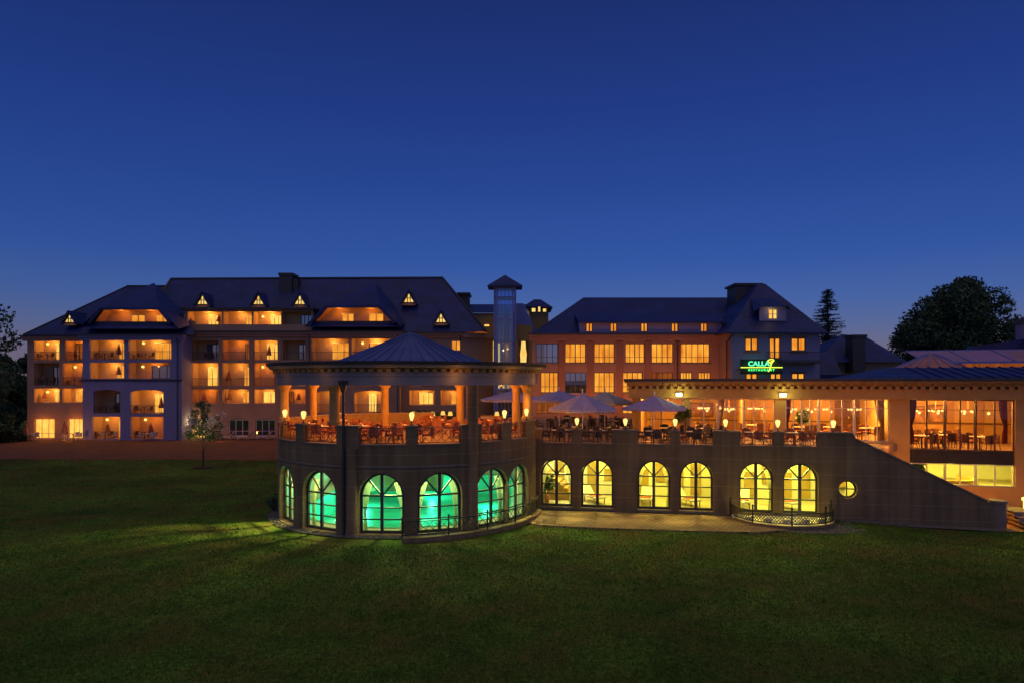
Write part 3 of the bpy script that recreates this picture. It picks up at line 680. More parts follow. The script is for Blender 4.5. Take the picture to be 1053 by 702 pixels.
# floors, back wall, ceiling
rm = MB(); mbox(rm, RES, RU0, ur(925), 0.02, 8, 3.1, 3.53); mbox(rm, RES, ur(925)+.002, RU1, .24, 8, 2.9, 3.16); rm.build('floor', K['terrace'], res)
rm = MB(); mbox(rm, RES, RU0, RU1, .02, 8.3, CT, CT+.3); rm.build('ceiling', K['cream'], res)
rm = MB(); mbox(rm, RES, RU0, RU1, 8, 8.3, 0, CT); mbox(rm, RES, RU0-.3, RU0, -.02, 8.3, 0, CT); mbox(rm, RES, ur(917), ur(917)+.25, .3, 8, 0, CT-.002); mbox(rm, RES, ur(765), ur(765)+.2, 3.5, 8, 3.54, CT-.002); rm.build('room_wall', K['cream'], res)
rm = MB(); mbox(rm, RES, ur(1056)+.003, RU1, -.015, .3, 1.285, CT-.004); mbox(rm, RES, RU1-.25, RU1-.002, .302, 8, 0, CT-.004); rm.build('side_wall', K['cream'], res)
# front: piers and glazing
for a, b in ((654, 658), (703, 709.5), (797, 807.5), (915, 935.5), (1044, 1056)): fr = MB(); mbox(fr, RES, ur(a), ur(b), -.02, .45, 3.54 if a < 900 else -.4, CT-.004); fr.build('pier', K['cream'], res)
fr = MB(); mbox(fr, RES, ur(842), ur(915)-.002, -.015, .3, 1.0, 3.56); fr.build('plinth', K['cream'], res); fr = MB(); mbox(fr, RES, ur(935.5)+.002, RU1, -.01, .3, -.4, 1.28); fr.build('plinth', K['cream'], res)
bays = [(658, 703, 4, 0), (709.5, 738, 2, 1), (738, 765, 3, 0), (765, 797, 3, 1), (807.5, 842, 4, 1), (842, 879, 3, 1), (879, 915, 3, 1)]
for a, b, c, door in bays:
    h = hole(ur(a)+.01, ur(b)-.01, 3.58, CT-.01); rect_window(res, RES, h, .1, K['glass'], c, (.78,), K['white_frame'], .06)
for a, b, c in ((935.5, 972.5, 2), (972.5, 1004, 2), (1004, 1044, 2)):
    h = hole(ur(a)+.01, ur(b)-.01, 3.2, CT-.01); rect_window(res, RES, h, .1, K['glass'], c, (.80,), K['wood'], .055)
    h = hole(ur(a)+.01, ur(b)-.01, 1.29, 2.46); rect_window(res, RES, h, .1, K['glass'], c, (), K['white_frame'], .05)
sp = MB(); mbox(sp, RES, ur(935.5)+.01, ur(1044)-.01, .13, .22, 2.47, 3.19); sp.build('spandrel_panel', K['dark_room'], res)
# lower room behind the right-hand bay
rm = MB(); mbox(rm, RES, ur(917)+.26, RU1, .3, 7.99, .6, .9); rm.build('lower_floor', K['floor'], res)
rm = MB(); mbox(rm, RES, ur(917)+.26, RU1, 6.5, 6.7, .9, 2.89); rm.build('lower_wall', K['inner'], res)
for k in range(3): light('ceiling_lamp', RES(ur(950)+k*2.0, 2.5, 2.6), 420, YELLOW, .2, res)
cv = MB(); cv.lathe([(1.5, .91), (1.5, 1.35), (1.7, 1.35), (1.7, .91)], tuple(RES(ur(990), 3.2, 0))[:2], 30, R(-90), R(120)); cv.build('curved_bench', K['cream'], res)
# entablature, dentils and roof
en = MB(); mbox(en, RES, RU0-.5, RU1, -.3, .5, CT+.002, 6.48); mbox(en, RES, RU0-.55, RU1, -.36, .5, 6.482, 6.56); mbox(en, RES, RU0-.55, RU1, -.35, .5, 6.73, 6.9); mbox(en, RES, RU0-.68, RU1, -.75, .5, 6.902, 7.06); en.build('entablature', K['cream'], res)
dn = MB(); mbox(dn, RES, RU0-.5, RU1, -.16, .4, 6.562, 6.728)
u = RU0-.5
while u < RU1: mbox(dn, RES, u, u+.2, -.46, -.162, 6.564, 6.726); u += .42
dn.build('dentil_band', K['cream'], res)
gu = MB(); mbox(gu, RES, RU0-.72, RU1, -.86, -.7, 7.0, 7.16); gu.build('gutter', K['trim'], res)
rf = MB(); rf.poly(RES(RU0-.7,-.8,7.12), RES(RU1,-.8,7.12), RES(RU1,9,7.2), RES(RU0-.7,9,7.2)); rf.build('flat_roof', K['trim'], res)
rf = MB(); uh = ur(884); rf.poly(RES(uh,-.5,7.17), RES(RU1,-.5,7.17), RES(RU1,4.2,7.85), RES(uh+3.0,4.2,7.85)); rf.poly(RES(uh,-.5,7.17), RES(uh+3.0,4.2,7.85), RES(uh+3.0,9,7.85), RES(uh,9,7.22)); rf.poly(RES(uh+3.0,4.2,7.85), RES(RU1,4.2,7.85), RES(RU1,9,7.85), RES(uh+3.0,9,7.85))
roof = rf.build('roof', K['tile'], res); sm = MB(); u = uh+3.4
while u < RU1: sm.bar(RES(u,-.48,7.2), RES(u,4.2,7.88), .05, .07); u += .62
sm.build('standing_seam', K['tile'], roof)
# ceiling lights inside
for px, d in ((680, 3), (724, 2.5), (782, 2.5), (825, 3), (860, 3), (897, 2.5), (955, 2.5), (990, 5), (1025, 2.5)):
    p = RES(ur(px), d, CT-.06); l = MB(); l.lathe([(0, CT-.12), (.14, CT-.11), (.18, CT-.005)], (p.x, p.y), 14); l.build('ceiling_light', K['lamp'], res, True)
    light('ceiling_lamp', (p.x, p.y, CT-.3), 540, (1, .46, .08), .2, res)
u = RU0+.4
K['panel2'] = mat('amber_panel', (.34, .17, .05), .6, .15, 2)
while u < RU1-.6: m = MB(); mbox(m, RES, u, u+.62, 7.95, 7.998, 4.35, 5.75); mbox(m, RES, u, u+.62, 7.95, 7.998, 3.65, 4.2); m.build('wall_panel', K['panel2'], res); u += 1.7
m = MB(); mbox(m, RES, RU0, RU1, 7.90, 7.949, 4.24, 4.32); m.build('dado_rail', K['wood'], res)
def bulb(m, p, r): m.lathe([(0, p[2]-r), (r*.8, p[2]-r*.5), (r*.8, p[2]+r*.5), (0, p[2]+r)], (p[0], p[1]), 8)
for px, d in ((684, 3.6), (724, 4.2), (752, 3), (781, 4.5), (822, 4), (858, 4.4), (897, 4.6), (955, 3.4), (987, 4), (1020, 3.4)):
    p = RES(ur(px), d, 0); m = MB(); m.tube((p.x, p.y, CT-.02), (p.x, p.y, 5.2), .015, n=6); q = [(p.x+.34*math.sin(a*math.pi/3), p.y+.34*math.cos(a*math.pi/3), 5.16) for a in range(6)]
    for e in q: m.bar((p.x, p.y, 5.2), e, .02)
    o = m.build('chandelier', K['copper'], res); m = MB()
    for e in q: bulb(m, (e[0], e[1], e[2]+.09), .075)
    m.build('bulb', K['flame'], o)
for px in (664, 690, 716, 733, 758, 790, 815, 838, 866, 905, 945, 968, 1000, 1030):
    p = RES(ur(px)+2.2, 7.86, 0); m = MB(); bulb(m, (p.x, p.y, 4.95), .10); m.build('wall_sconce', K['flame'], res)
# pictures, doors and curtains
for px, w, z0, z1 in ((722, 1.6, 4.5, 5.5), (955, 1.1, 4.3, 5.5), (985, 1.3, 4.2, 5.4), (1015, 1.1, 4.3, 5.5)):
    p = MB(); u = ur(px); mbox(p, RES, u-w/2, u+w/2, 7.92, 7.99, z0, z1); o = p.build('picture', K['wood'], res)
    p = MB(); mbox(p, RES, u-w/2+.09, u+w/2-.09, 7.90, 7.915, z0+.09, z1-.09); p.build('canvas', mat('picture_canvas', (.28, .13, .06), .7, .6, 2.5), o)
for px, d in ((871, 5), (892, 5)):
    p = MB(); u = ur(px)+d*.25; mbox(p, RES, u-.5, u+.5, 7.93, 7.99, 3.54, 5.75); o = p.build('inner_door', K['wood'], res)
    p = MB(); mbox(p, RES, u+.36, u+.4, 7.89, 7.92, 4.5, 4.65); p.build('handle', K['pole'], o)
def drape(root, M, u0, u1, d, z0, z1, m, tie=.4, side=1):
    b = MB(); n = 12; rows = []
    for z, s in ((z1, 1), (z0+(z1-z0)*.62, .8), (z0+(z1-z0)*tie, .45), (z0+(z1-z0)*.2, .6), (z0, .65)):
        w = (u1-u0)*s; a = u0 if side > 0 else u1-w
        rows.append([M(a+w*i/n, d+.06*math.sin(i*2.2), z) for i in range(n+1)])
    for r0, r1 in zip(rows, rows[1:]):
        for i in range(n): b.poly(r0[i], r0[i+1], r1[i+1], r1[i])
    return b.build('drape', m, root, True)
for a, b, s, m in ((937, 946, 1, 'red_curtain'), (1030, 1040, -1, 'red_curtain'), (901, 912, -1, 'cream'), (809, 815, 1, 'red_curtain'), (740, 746, 1, 'cream')):
    drape(res, RES, ur(a), ur(b), .45, 3.6, CT-.03, K[m], .4, s)
# wall lamps on the cornice
for px, lab in ((698.5, 'small square wall lamp on the restaurant cornice near the blue parasol'), (804.5, 'small square wall lamp on the restaurant cornice above the middle pier')):
    p = RES(ur(px), -.32, 6.18); w = thing('wall_lamp', lab, 'lamp', (p.x, p.y, 6.18), 'lamps on the restaurant cornice')
    u = ur(px); q = MB(); mbox(q, RES, u-.2, u+.2, -.34, -.305, 6.08, 6.36); q.build('back_plate', K['white_frame'], w)
    q = MB(); mbox(q, RES, u-.18, u+.18, -.5, -.342, 6.1, 6.3); q.build('lamp_glass', K['lamp_green'], w, bevel=.02)
    q = MB(); mbox(q, RES, u-.22, u+.22, -.53, -.342, 6.302, 6.33); q.build('cap', K['white_frame'], w)
    light('wall_light', RES(u, -.85, 6.2), 22, (.95, 1, .3), .1, w)
# skylights and chimney on the roof, right
def rp(px, py, d): u = ur(px); Y = RES(u, d, 0).y; u = ((px-CX)/FPX*Y-RES.o[0]-RES.n[0]*d)/RES.t[0]; return u, Z(py, RES(u, d, 0).y)
ua, _ = rp(948, 372, 5.5); ub2 = RU1; z0 = 8.15; z1 = 9.0
cl = MB(); mbox(cl, RES, ua+.1, ub2, 5.6, 9, 7.86, 8.15); cl.build('clerestory_band', K['lit_dim'], res)
sk = MB(); sk.poly(RES(ua,5.2,z0), RES(ub2,5.2,z0), RES(ub2,8,z1), RES(ua-.5,8,z1)); lan = sk.build('skylight', K['skylight'], res)
bb = MB(); bb.bar(RES(ua,5.2,z0), RES(ub2,5.2,z0), .12); bb.bar(RES(ua-.5,8,z1), RES(ub2,8,z1), .08); bb.bar(RES(ua,5.2,z0), RES(ua-.5,8,z1), .08)
u = ua+2.4
while u < ub2: bb.bar(RES(u,5.2,z0+.02), RES(u-.4,8,z1+.02), .06); u += 2.4
bb.build('glazing_bar', K['steel'], lan)
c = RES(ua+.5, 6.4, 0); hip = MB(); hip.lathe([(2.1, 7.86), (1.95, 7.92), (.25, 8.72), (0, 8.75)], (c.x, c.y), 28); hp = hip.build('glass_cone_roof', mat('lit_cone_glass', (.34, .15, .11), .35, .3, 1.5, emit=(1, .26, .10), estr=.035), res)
hs = MB()
for i in range(20): a = 2*math.pi*i/20; hs.bar((c.x+1.95*math.sin(a), c.y-1.95*math.cos(a), 7.94), (c.x+.25*math.sin(a), c.y-.25*math.cos(a), 8.74), .05, .06)
hs.build('standing_seam', K['steel'], hp)
ut, _ = rp(1042, 340, 9); ch = MB(); mbox(ch, RES, ut, ut+2, 8.5, 10.5, 7.5, 10.75); ch.build('stair_head', K['white'], res)
ch = MB(); mbox(ch, RES, ut-.08, ut+2.1, 8.42, 10.6, 10.752, 11.1); ch.build('stair_head_cap', K['trim'], res)
us, _ = rp(990, 356, 9.5); sb = MB(); sb.hexa([RES(us-1,9.2,7.86), RES(ut,9.2,7.86), RES(ut,10.4,7.86), RES(us-1,10.4,7.86)], [RES(us,9.2,9.35), RES(ut,9.2,9.75), RES(ut,10.4,9.75), RES(us,10.4,9.35)]); sb.build('plant_room', K['tile'], res)

# ---------------------------------------------------------------- hotel, left: balconied block
hot = thing('hotel_building', 'large four storey balconied hotel with steep dark roof and lit loggias', 'building', (-35, 84, .2))
def facade(Y): return Line(0, Y, 1, 0)
def px_hole(M, a, b, y0, y1, rise=0):        # opening given by its edges in the photograph on a facade at that distance
    Y = M.o[1]; r = rise/FPX*Y
    return hole(X(a, Y), X(b, Y), Z(y1, Y), Z(y0, Y)-r, r)
PARASOL_SPOTS = []; LOGGIAS = []
def loggia(root, M, h, lit, win=(.45, .95), lamp=False, rail=True, depth=1.7, name='loggia', hw=.85, parasol=None):
    u0, u1, z0 = h['u0'], h['u1'], h['z0']; zt = h['z1']+h['rise']; t = .32
    m = MB(); e = .0
    m.poly(M(u0-e,depth,z0-.02), M(u1+e,depth,z0-.02), M(u1+e,depth,zt+.05), M(u0-e,depth,zt+.05))
    m.poly(M(u0-e,t,z0-.02), M(u0-e,depth,z0-.02), M(u0-e,depth,zt+.05), M(u0-e,t,zt+.05)); m.poly(M(u1+e,t,z0-.02), M(u1+e,depth,z0-.02), M(u1+e,depth,zt+.05), M(u1+e,t,zt+.05))
    m.poly(M(u0-e,t,z0-.02), M(u1+e,t,z0-.02), M(u1+e,depth,z0-.02), M(u0-e,depth,z0-.02)); m.poly(M(u0-e,t,zt+.05), M(u1+e,t,zt+.05), M(u1+e,depth,zt+.05), M(u0-e,depth,zt+.05))
    lo = m.build(name, K['loggia'], root)
    w = u1-u0; H = zt-z0
    wh = hole(u0+w*win[0], u0+w*win[1], z0, z0+H*hw)
    pane = {0: K['dark_glass'], 1: K['lit_dim'], 2: K['lit'], 3: K['lit_bright']}[lit]
    rect_window(lo, M, wh, depth-.12, pane, 3 if w > 3 else 2, (), K['frame'] if lit < 2 else K['white_frame'], .09)
    if lamp:
        u = u0+w*(.18 if win[0] > .3 else .9); p = M(u, depth-.12, zt-.45); l = MB(); l.lathe([(0, p.z-.12), (.13, p.z-.08), (.13, p.z+.08), (0, p.z+.12)], (p.x, p.y), 10); l.build('wall_light', K['lamp'], lo)
    if lit or lamp:
        pw = {0: 16, 1: 34, 2: 52, 3: 72}[lit]*w/4+(14 if lamp else 0)
        light('loggia_lamp', M((u0+u1)/2, .95, zt-.3), pw, WARM if lit > 1 else ORANGE, .15, root)
    if rail: plain_rail(root, M, u0+.005, u1-.005, z0, z0+.98, .1, .16, K['rail'])
    LOGGIAS.append((M, h, lit, win))
    if parasol is not None: PARASOL_SPOTS.append((M(u0+w*parasol, .9, z0), min(2.0, H*.8)))
def gable_dormer(root, px, y0, y1, hwpx, Y, deep=2.6, pane='lit_pale'):
    x, z0, z1, w = X(px, Y), Z(y0, Y), Z(y1, Y), hwpx/FPX*Y
    m = MB(); m.poly((x-w-.25,Y-.35,z0-.15), (x,Y-.35,z1+.28), (x,Y+deep+1,z1+.28), (x-w-.25,Y+deep,z0-.15)); m.poly((x+w+.25,Y-.35,z0-.15), (x,Y-.35,z1+.28), (x,Y+deep+1,z1+.28), (x+w+.25,Y+deep,z0-.15))
    for s in (-1, 1): m.bar((x+s*(w+.22),Y-.34,z0-.2), (x,Y-.34,z1+.2), .12, .16)
    d = m.build('dormer', K['tile'], root)
    m = MB(); m.hexa([(x-w-.1,Y,z0-.3), (x+w+.1,Y,z0-.3), (x+w+.1,Y,z0), (x,Y,z1+.1), (x-w-.1,Y,z0)], [(x-w-.1,Y+.2,z0-.3), (x+w+.1,Y+.2,z0-.3), (x+w+.1,Y+.2,z0), (x,Y+.2,z1+.1), (x-w-.1,Y+.2,z0)]); m.build('dormer_wall', K['facade'], d)
    m = MB(); q = .86; m.poly((x-w*q,Y-.04,z0+.06), (x+w*q,Y-.04,z0+.06), (x,Y-.04,z0+(z1-z0)*.9)); m.build('pane', K[pane], d)
    m = MB()
    for a, b in (((x-w*q,z0+.04),(x+w*q,z0+.04)), ((x-w*q,z0+.04),(x,z0+(z1-z0)*.92)), ((x+w*q,z0+.04),(x,z0+(z1-z0)*.92)), ((x-w*.22,z0+.04),(x-w*.22,z0+(z1-z0)*.66)), ((x+w*.22,z0+.04),(x+w*.22,z0+(z1-z0)*.66)), ((x-w*.45,z0+(z1-z0)*.42),(x+w*.45,z0+(z1-z0)*.42))):
        m.bar((a[0],Y-.07,a[1]), (b[0],Y-.07,b[1]), .09)
    m.build('window_frame', K['frame'], d)
    light('dormer_lamp', (x, Y-.5, z0+.1), 2.2, WARM, .1, root)
def cornice(root, x0, x1, Y, z, m='facade', proj=.55):
    b = MB(); b.box(x0, x1, Y-proj*.55, Y-.003, z-.62, z-.3); b.box(x0-.05, x1+.05, Y-proj, Y-.004, z-.298, z-.06); b.build('cornice', K[m], root)
    g = MB(); g.box(x0-.1, x1+.1, Y-proj-.16, Y-proj+.02, z-.10, z+.06); g.build('gutter', K['trim'], root)

# far left section
ZE = 12.45
YA = 81.0; A = facade(YA); x0, x1 = X(28, YA), X(87.5, YA); hs = []
for (a, b, y0, y1, lit, win, lamp, rail, ps) in (
    (35, 61, 349, 370, 3, (.5, .96), True, True, None), (67, 87, 349, 370, 1, (.1, .5), True, True, None),
    (35, 61, 373, 396, 0, (.4, .9), False, True, .2), (64.5, 87, 373, 396, 1, (.5, .9), True, True, None),
    (35, 61, 399, 413.5, 3, (.45, .95), True, False, .22), (64, 87, 399, 413.5, 2, (.2, .9), True, False, None)):
    h = px_hole(A, a, b, y0, y1); hs.append(h); loggia(hot, A, h, lit, win, lamp, rail, parasol=ps)
gd = [px_hole(A, 35.5, 56, 430, 450.5), px_hole(A, 70, 86.5, 430, 450.5)]
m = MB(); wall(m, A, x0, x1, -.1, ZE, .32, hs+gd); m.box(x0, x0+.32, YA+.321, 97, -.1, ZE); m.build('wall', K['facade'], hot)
for h in gd: rect_window(hot, A, h, .15, K['lit_bright'], 3, (.25,), K['white_frame'], .09); light('doorway_light', A((h['u0']+h['u1'])/2, -.7, 1.9), 60, ORANGE, .1, hot)
cornice(hot, x0-.4, X(85, 79.5), YA, ZE)
# portal section
YB = 79.5; B = facade(YB); x0, x1 = X(85, YB), X(187, YB); hs = []
for (a, b, y0, y1, lit, win, lamp, rail, ps) in (
    (92, 127.5, 348, 369.5, 2, (.62, .97), False, True, .72), (132, 176, 348, 369.5, 2, (.45, .98), True, True, None),
    (92, 127.5, 372.5, 389, 2, (.55, .97), False, False, .72), (131.5, 174.5, 372.5, 389, 0, (.4, .95), True, False, None)):
    h = px_hole(B, a, b, y0, y1); hs.append(h); loggia(hot, B, h, lit, win, lamp, rail, parasol=ps)
for (a, b, y0, y1, lit, win, lamp, rail, rise, ps) in ((96, 123.5, 400.5, 424.5, 0, (.45, .95), False, True, 2.5, None), (134, 168, 400.5, 425, 3, (.45, .97), False, True, 2.5, .82), (94.5, 123.5, 428, 451, 2, (.58, .95), True, False, 0, .4), (134, 168, 428, 451, 1, (.85, .98), True, False, 0, .5)):
    h = px_hole(B, a, b, y0, y1, rise); hs.append(h); loggia(hot, B, h, lit, win, lamp, rail, 2.1, parasol=ps)
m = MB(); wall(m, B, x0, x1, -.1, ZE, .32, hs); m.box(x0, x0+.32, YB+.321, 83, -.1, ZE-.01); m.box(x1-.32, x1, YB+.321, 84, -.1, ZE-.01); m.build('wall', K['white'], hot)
m = MB(); m.box(x0-.06, x1+.06, YB-.1, YB-.002, Z(391.5, YB), Z(389.6, YB)); m.build('string_course', K['trim'], hot)
cornice(hot, x0-.2, x1+.4, YB, ZE, 'white')
# middle section
YC = 82.0; Cc = facade(YC); x0, x1 = X(187, YC), X(320, YC); hs = []
for (a, b, y0, y1, lit, win, lamp, rail, ps) in (
    (197.5, 224.5, 350, 370, 0, (.35, .9), False, True, None), (229, 256, 350, 370, 1, (.66, .95), False, True, None), (261.5, 287, 350, 370, 3, (.3, .97), False, True, .5), (291, 314, 350, 370, 0, (.5, .95), False, True, None),
    (197.5, 224.5, 373, 397, 3, (.35, .97), False, True, None), (229, 256, 373, 397, 2, (.6, .97), False, True, .12), (261.5, 283, 373, 397, 1, (.75, .97), True, True, None), (291, 314, 373, 397, 2, (.5, .95), False, True, None),
    (197.5, 224.5, 400, 414.5, 1, (.72, .98), False, False, .35), (229, 256, 400, 414.5, 2, (.55, .97), False, False, .15), (261.5, 282.5, 400, 414.5, 3, (.2, .97), False, False, None), (291, 314, 400, 414.5, 1, (.1, .3), True, False, .6)):
    h = px_hole(Cc, a, b, y0, y1); hs.append(h); loggia(hot, Cc, h, lit, win, lamp, rail, parasol=ps)
gd = [(px_hole(Cc, 193, 211, 430, 450), 'lit_bright'), (px_hole(Cc, 235, 256, 430, 448, 1.5), 'dark_glass'), (px_hole(Cc, 262.5, 283, 430, 448, 1.5), 'dark_glass'), (px_hole(Cc, 291, 312, 430, 448, 1.5), 'dark_glass')]
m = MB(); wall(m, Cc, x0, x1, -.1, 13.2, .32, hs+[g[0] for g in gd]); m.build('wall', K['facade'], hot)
for h, k in gd: rect_window(hot, Cc, dict(h, z1=h['z1']+h['rise']*.4, rise=0), .15, K[k], 3, (.3,), K['white_frame'], .1)
h = gd[0][0]; light('doorway_light', Cc((h['u0']+h['u1'])/2, -.9, 2.3), 60, (1, .7, .3), .1, hot)
for px in (227, 258.6, 287.5):
    m = MB(); xx = X(px, YC); m.box(xx-.22, xx+.22, YC-.12, YC-.003, Z(416, YC), 12.3); m.build('pilaster', K['facade'], hot)
cornice(hot, x0, x1, YC, 13.05)
# projecting bay
YD = 80.3; D = facade(YD); x0, x1 = X(318, YD), X(411, YD); hs = []
for (a, b, y0, y1, lit, win, lamp, rail, rise, ps) in ((320.5, 358.5, 348, 370, 2, (.45, .95), False, True, 0, None), (361.5, 408, 348, 370, 2, (.35, .9), True, True, 0, None), (320.5, 358.5, 373, 397, 2, (.4, .9), False, True, 0, None), (361.5, 408, 373, 397, 1, (.4, .9), False, True, 0, None),
    (325, 353, 401.5, 424, 2, (.38, .75), False, True, 2.5, None), (364, 398, 401.5, 424, 3, (.35, .62), False, True, 2.5, None)):
    h = px_hole(D, a, b, y0, y1, rise); hs.append(h); loggia(hot, D, h, lit, win, lamp, rail, parasol=ps)
m = MB(); wall(m, D, x0, x1, -.1, 12.9, .32, hs); m.box(x0, x0+.32, YD+.321, 84, -.1, 12.85); m.box(x1-.32, x1, YD+.321, 84, -.1, 12.85); m.build('wall', K['facade'], hot)
cornice(hot, x0-.2, x1+.3, YD, 12.9)
# right section with the rounded corner
YE = 82.0; E = facade(YE); x0, x1 = X(411, YE), X(477, YE); hs = []
for (a, b, y0, y1, lit, win, lamp, ps) in ((421, 447, 401, 416, 3, (.3, .9), False, None), (453, 476, 401, 416, 2, (.4, .95), False, None), (421, 447, 373, 397, 1, (.4, .9), False, None), (453, 476, 373, 397, 0, (.4, .9), False, None)):
    h = px_hole(E, a, b, y0, y1); hs.append(h); loggia(hot, E, h, lit, win, lamp, False, parasol=ps)
wn1 = px_hole(E, 464, 474.5, 350, 360.5)
m = MB(); wall(m, E, x0, x1, -.1, 12.9, .32, hs+[wn1])
RC = Ring(x1, YE+3.4, 3.4); wall(m, RC, 0, 3.4*math.pi/2, -.1, 12.9, .32, (), .5); m.box(x1+3.08, x1+3.4, YE+3.4, 97, -.1, 12.9); m.build('wall', K['facade'], hot)
rect_window(hot, E, wn1, .12, K['lit'], 2, (), K['white_frame'], .09)
m = MB(); mbox(m, RC, 0, 3.4*math.pi/2, -.5, -.003, 12.3, 12.85, .5); m.build('cornice', K['facade'], hot); cornice(hot, x0, x1, YE, 12.9)
# downpipes
for px, Y, z in ((183, YB, 12), (318.6, YD, 12.5), (409, YD, 12.5), (473.5, YE, 12.5)):
    m = MB(); x = X(px, Y); m.tube((x, Y-.12, .2), (x, Y-.12, z-.3), .06, n=8); m.tube((x, Y-.12, z-.32), (x+.05, Y-.45, z), .06, n=8); m.build('downpipe', K['trim'], hot)
# roofs
EV = 12.52
def P3(px, py, Y): return (X(px, Y), Y, Z(py, Y))
rf = MB()
L0 = X(24, 80.2); ridgeA = Z(294.5, 89); a0, a1 = X(131, 89), X(190, 89)
rf.poly((L0,80.2,EV), (X(200,80.2),80.2,EV), (a1,89,ridgeA), (a0,89,ridgeA)); rf.poly((L0,80.2,EV), (a0,89,ridgeA), (L0,98,EV)); rf.poly((L0,98,EV), (a0,89,ridgeA), (a1,89,ridgeA), (X(200,80.2),98,EV))
ridgeB = Z(287, 90); b0, b1 = X(176, 90), X(455, 90); zC = 13.35; xl = X(140, 81.4); xr = X(500, 81.4)
def slope(x, y): t = (y-81.3)/8.7; return (x, y, (zC-.8+.4*(x-xl)/(xr-xl))*(1-t)+(ridgeB+.07)*t)
c0, c1, yc = X(189, 82.2), X(322, 82.2), 85.0
rf.poly((xl,81.3,zC-.8), slope(c0,81.3), slope(c0,90), (b0,90,ridgeB)); rf.poly(slope(c0,yc), slope(c1,yc), slope(c1,90), slope(c0,90)); rf.poly(slope(c1,81.3), (xr,81.3,12.95), (b1,90,ridgeB+.15), slope(c1,90)); rf.poly((xl,81.3,zC-.8), (b0,90,ridgeB), (xl,99,zC-.8)); rf.poly((xr,81.3,12.95), (xr+1.0,99,12.95), (b1,90,ridgeB+.15)); rf.poly((xl,99,zC-.8), (b0,90,ridgeB), (b1,90,ridgeB+.15), (xr,99,12.95))
roof = rf.build('roof', K['tile'], hot)
rr = MB(); rr.bar((b0,90,ridgeB+.05), (b1,90,ridgeB+.2), .3, .2); rr.bar((a0,89,ridgeA+.03), (a1,89,ridgeA+.03), .3, .2); rr.bar((xr,81.3,13.0), (b1,90,ridgeB+.15), .25, .2); rr.bar((xl,81.3,zC-.75), (b0,90,ridgeB), .25, .2); rr.bar((L0,80.2,EV), (a0,89,ridgeA), .25, .2); rr.build('ridge_tiles', K['trim'], roof)
def loft(Y, eL, eR, yE, B0, B1, yB, T0p, T1p, yT, apex, back, wins):   # half-hipped roof loggia pushing out of the main roof
    eL, eR, b0, b1, t0, t1 = [X(v, Y) for v in (eL, eR, B0, B1, T0p, T1p)]; zE, zB, zT = Z(yE, Y), Z(yB, Y), Z(yT, Y); ap = P3(apex[0], apex[1], Y+6.5); bk = (X(apex[0], Y+10), Y+10, ap[2]-.05)
    m = MB(); o = -.55; k = (t0-b0)/(zT-zB)
    m.poly((eL,Y+o,zE), (t0-.15,Y+o,zT+.12), ap, bk, (eL,Y+4,zE+1)); m.poly((eR,Y+o,zE), (t1+.15,Y+o,zT+.12), ap, bk, (eR,Y+4,zE+1)); m.poly((t0-.15,Y+o,zT+.12), (t1+.15,Y+o,zT+.12), ap)
    m.poly((eL,Y+o,zE), (eR,Y+o,zE), (b1+.1,Y-.02,zB-.12), (b0-.1,Y-.02,zB-.12))
    m.bar((b0-.3,Y+o,zB-.1), (t0-.12,Y+o,zT+.05), .2, .3); m.bar((b1+.3,Y+o,zB-.1), (t1+.12,Y+o,zT+.05), .2, .3); m.bar((t0-.15,Y+o,zT+.06), (t1+.15,Y+o,zT+.06), .2, .25)
    d = m.build('loft', K['tile'], hot)
    m = MB(); dd = 1.7
    f = [(b0,zB), (b1,zB), (t1,zT), (t0,zT)]
    for (a, za), (b, zb) in zip(f, f[1:]+f[:1]): m.poly((a,Y,za), (b,Y,zb), (b,Y+dd,zb), (a,Y+dd,za))
    m.poly(*[(a, Y+dd, z) for a, z in f]); m.build('loggia', K['loggia'], d)
    M = facade(Y)
    for wa, wb in wins: rect_window(d, M, hole(X(wa,Y), X(wb,Y), zB+.02, zB+(zT-zB)*.72), dd-.12, K['lit'], 2, (), K['white_frame'], .09)
    m = MB(); m.box(b0, b1, Y-.06, Y+.06, zB-.12, zB+.16); m.build('parapet', K['trim'], d)
    for q in (.3, .7): light('loft_lamp', (b0+(b1-b0)*q, Y+.9, zT-.3), 24, ORANGE, .15, hot)
loft(79.6, 83, 186, 338.5, 97, 175, 332, 107, 165, 318.5, (158, 291), 0, ((127, 142), (153, 168)))
loft(80.2, 314, 413, 336.5, 323, 404, 331.5, 337.5, 390, 316.5, (386, 290), 0, ((348, 361), (376, 392)))
# flat-roofed row of roof loggias
YF = 82.2; F = facade(YF); hs = []
for a, b, lit, win, lamp, ps in ((193, 228, 3, (.42, .75), False, .82), (229.3, 259, 2, (.6, .95), False, None), (260.3, 289, 3, (.45, .9), True, None), (290.3, 320, 0, (.5, .9), False, None)):
    h = px_hole(F, a, b, 320.5, 333.5); hs.append(h); loggia(hot, F, h, lit, win, lamp, False, parasol=ps)
m = MB(); wall(m, F, X(189, YF), X(322, YF), 13.0, Z(319, YF), .32, hs); m.box(X(189, YF), X(189, YF)+.3, YF+.321, YF+4, 13, Z(319, YF)-.01); m.build('roof_storey_wall', K['facade'], hot)
m = MB(); m.box(X(186, YF), X(324, YF), YF-.5, YF+5.5, Z(318.8, YF), Z(316.6, YF)); m.build('flat_roof', K['trim'], hot)
for px, y0, y1, w, Y in ((72, 332, 322, 6, 80.6), (208.5, 313.5, 302.5, 6.5, 84.5), (266, 313.5, 302.5, 6.5, 84.5), (308.5, 313.5, 302.5, 6.5, 84.5), (420.5, 311.5, 300.5, 6.5, 84.5), (453.5, 332, 321, 6.5, 81.6)): gable_dormer(hot, px, y0, y1, w, Y)
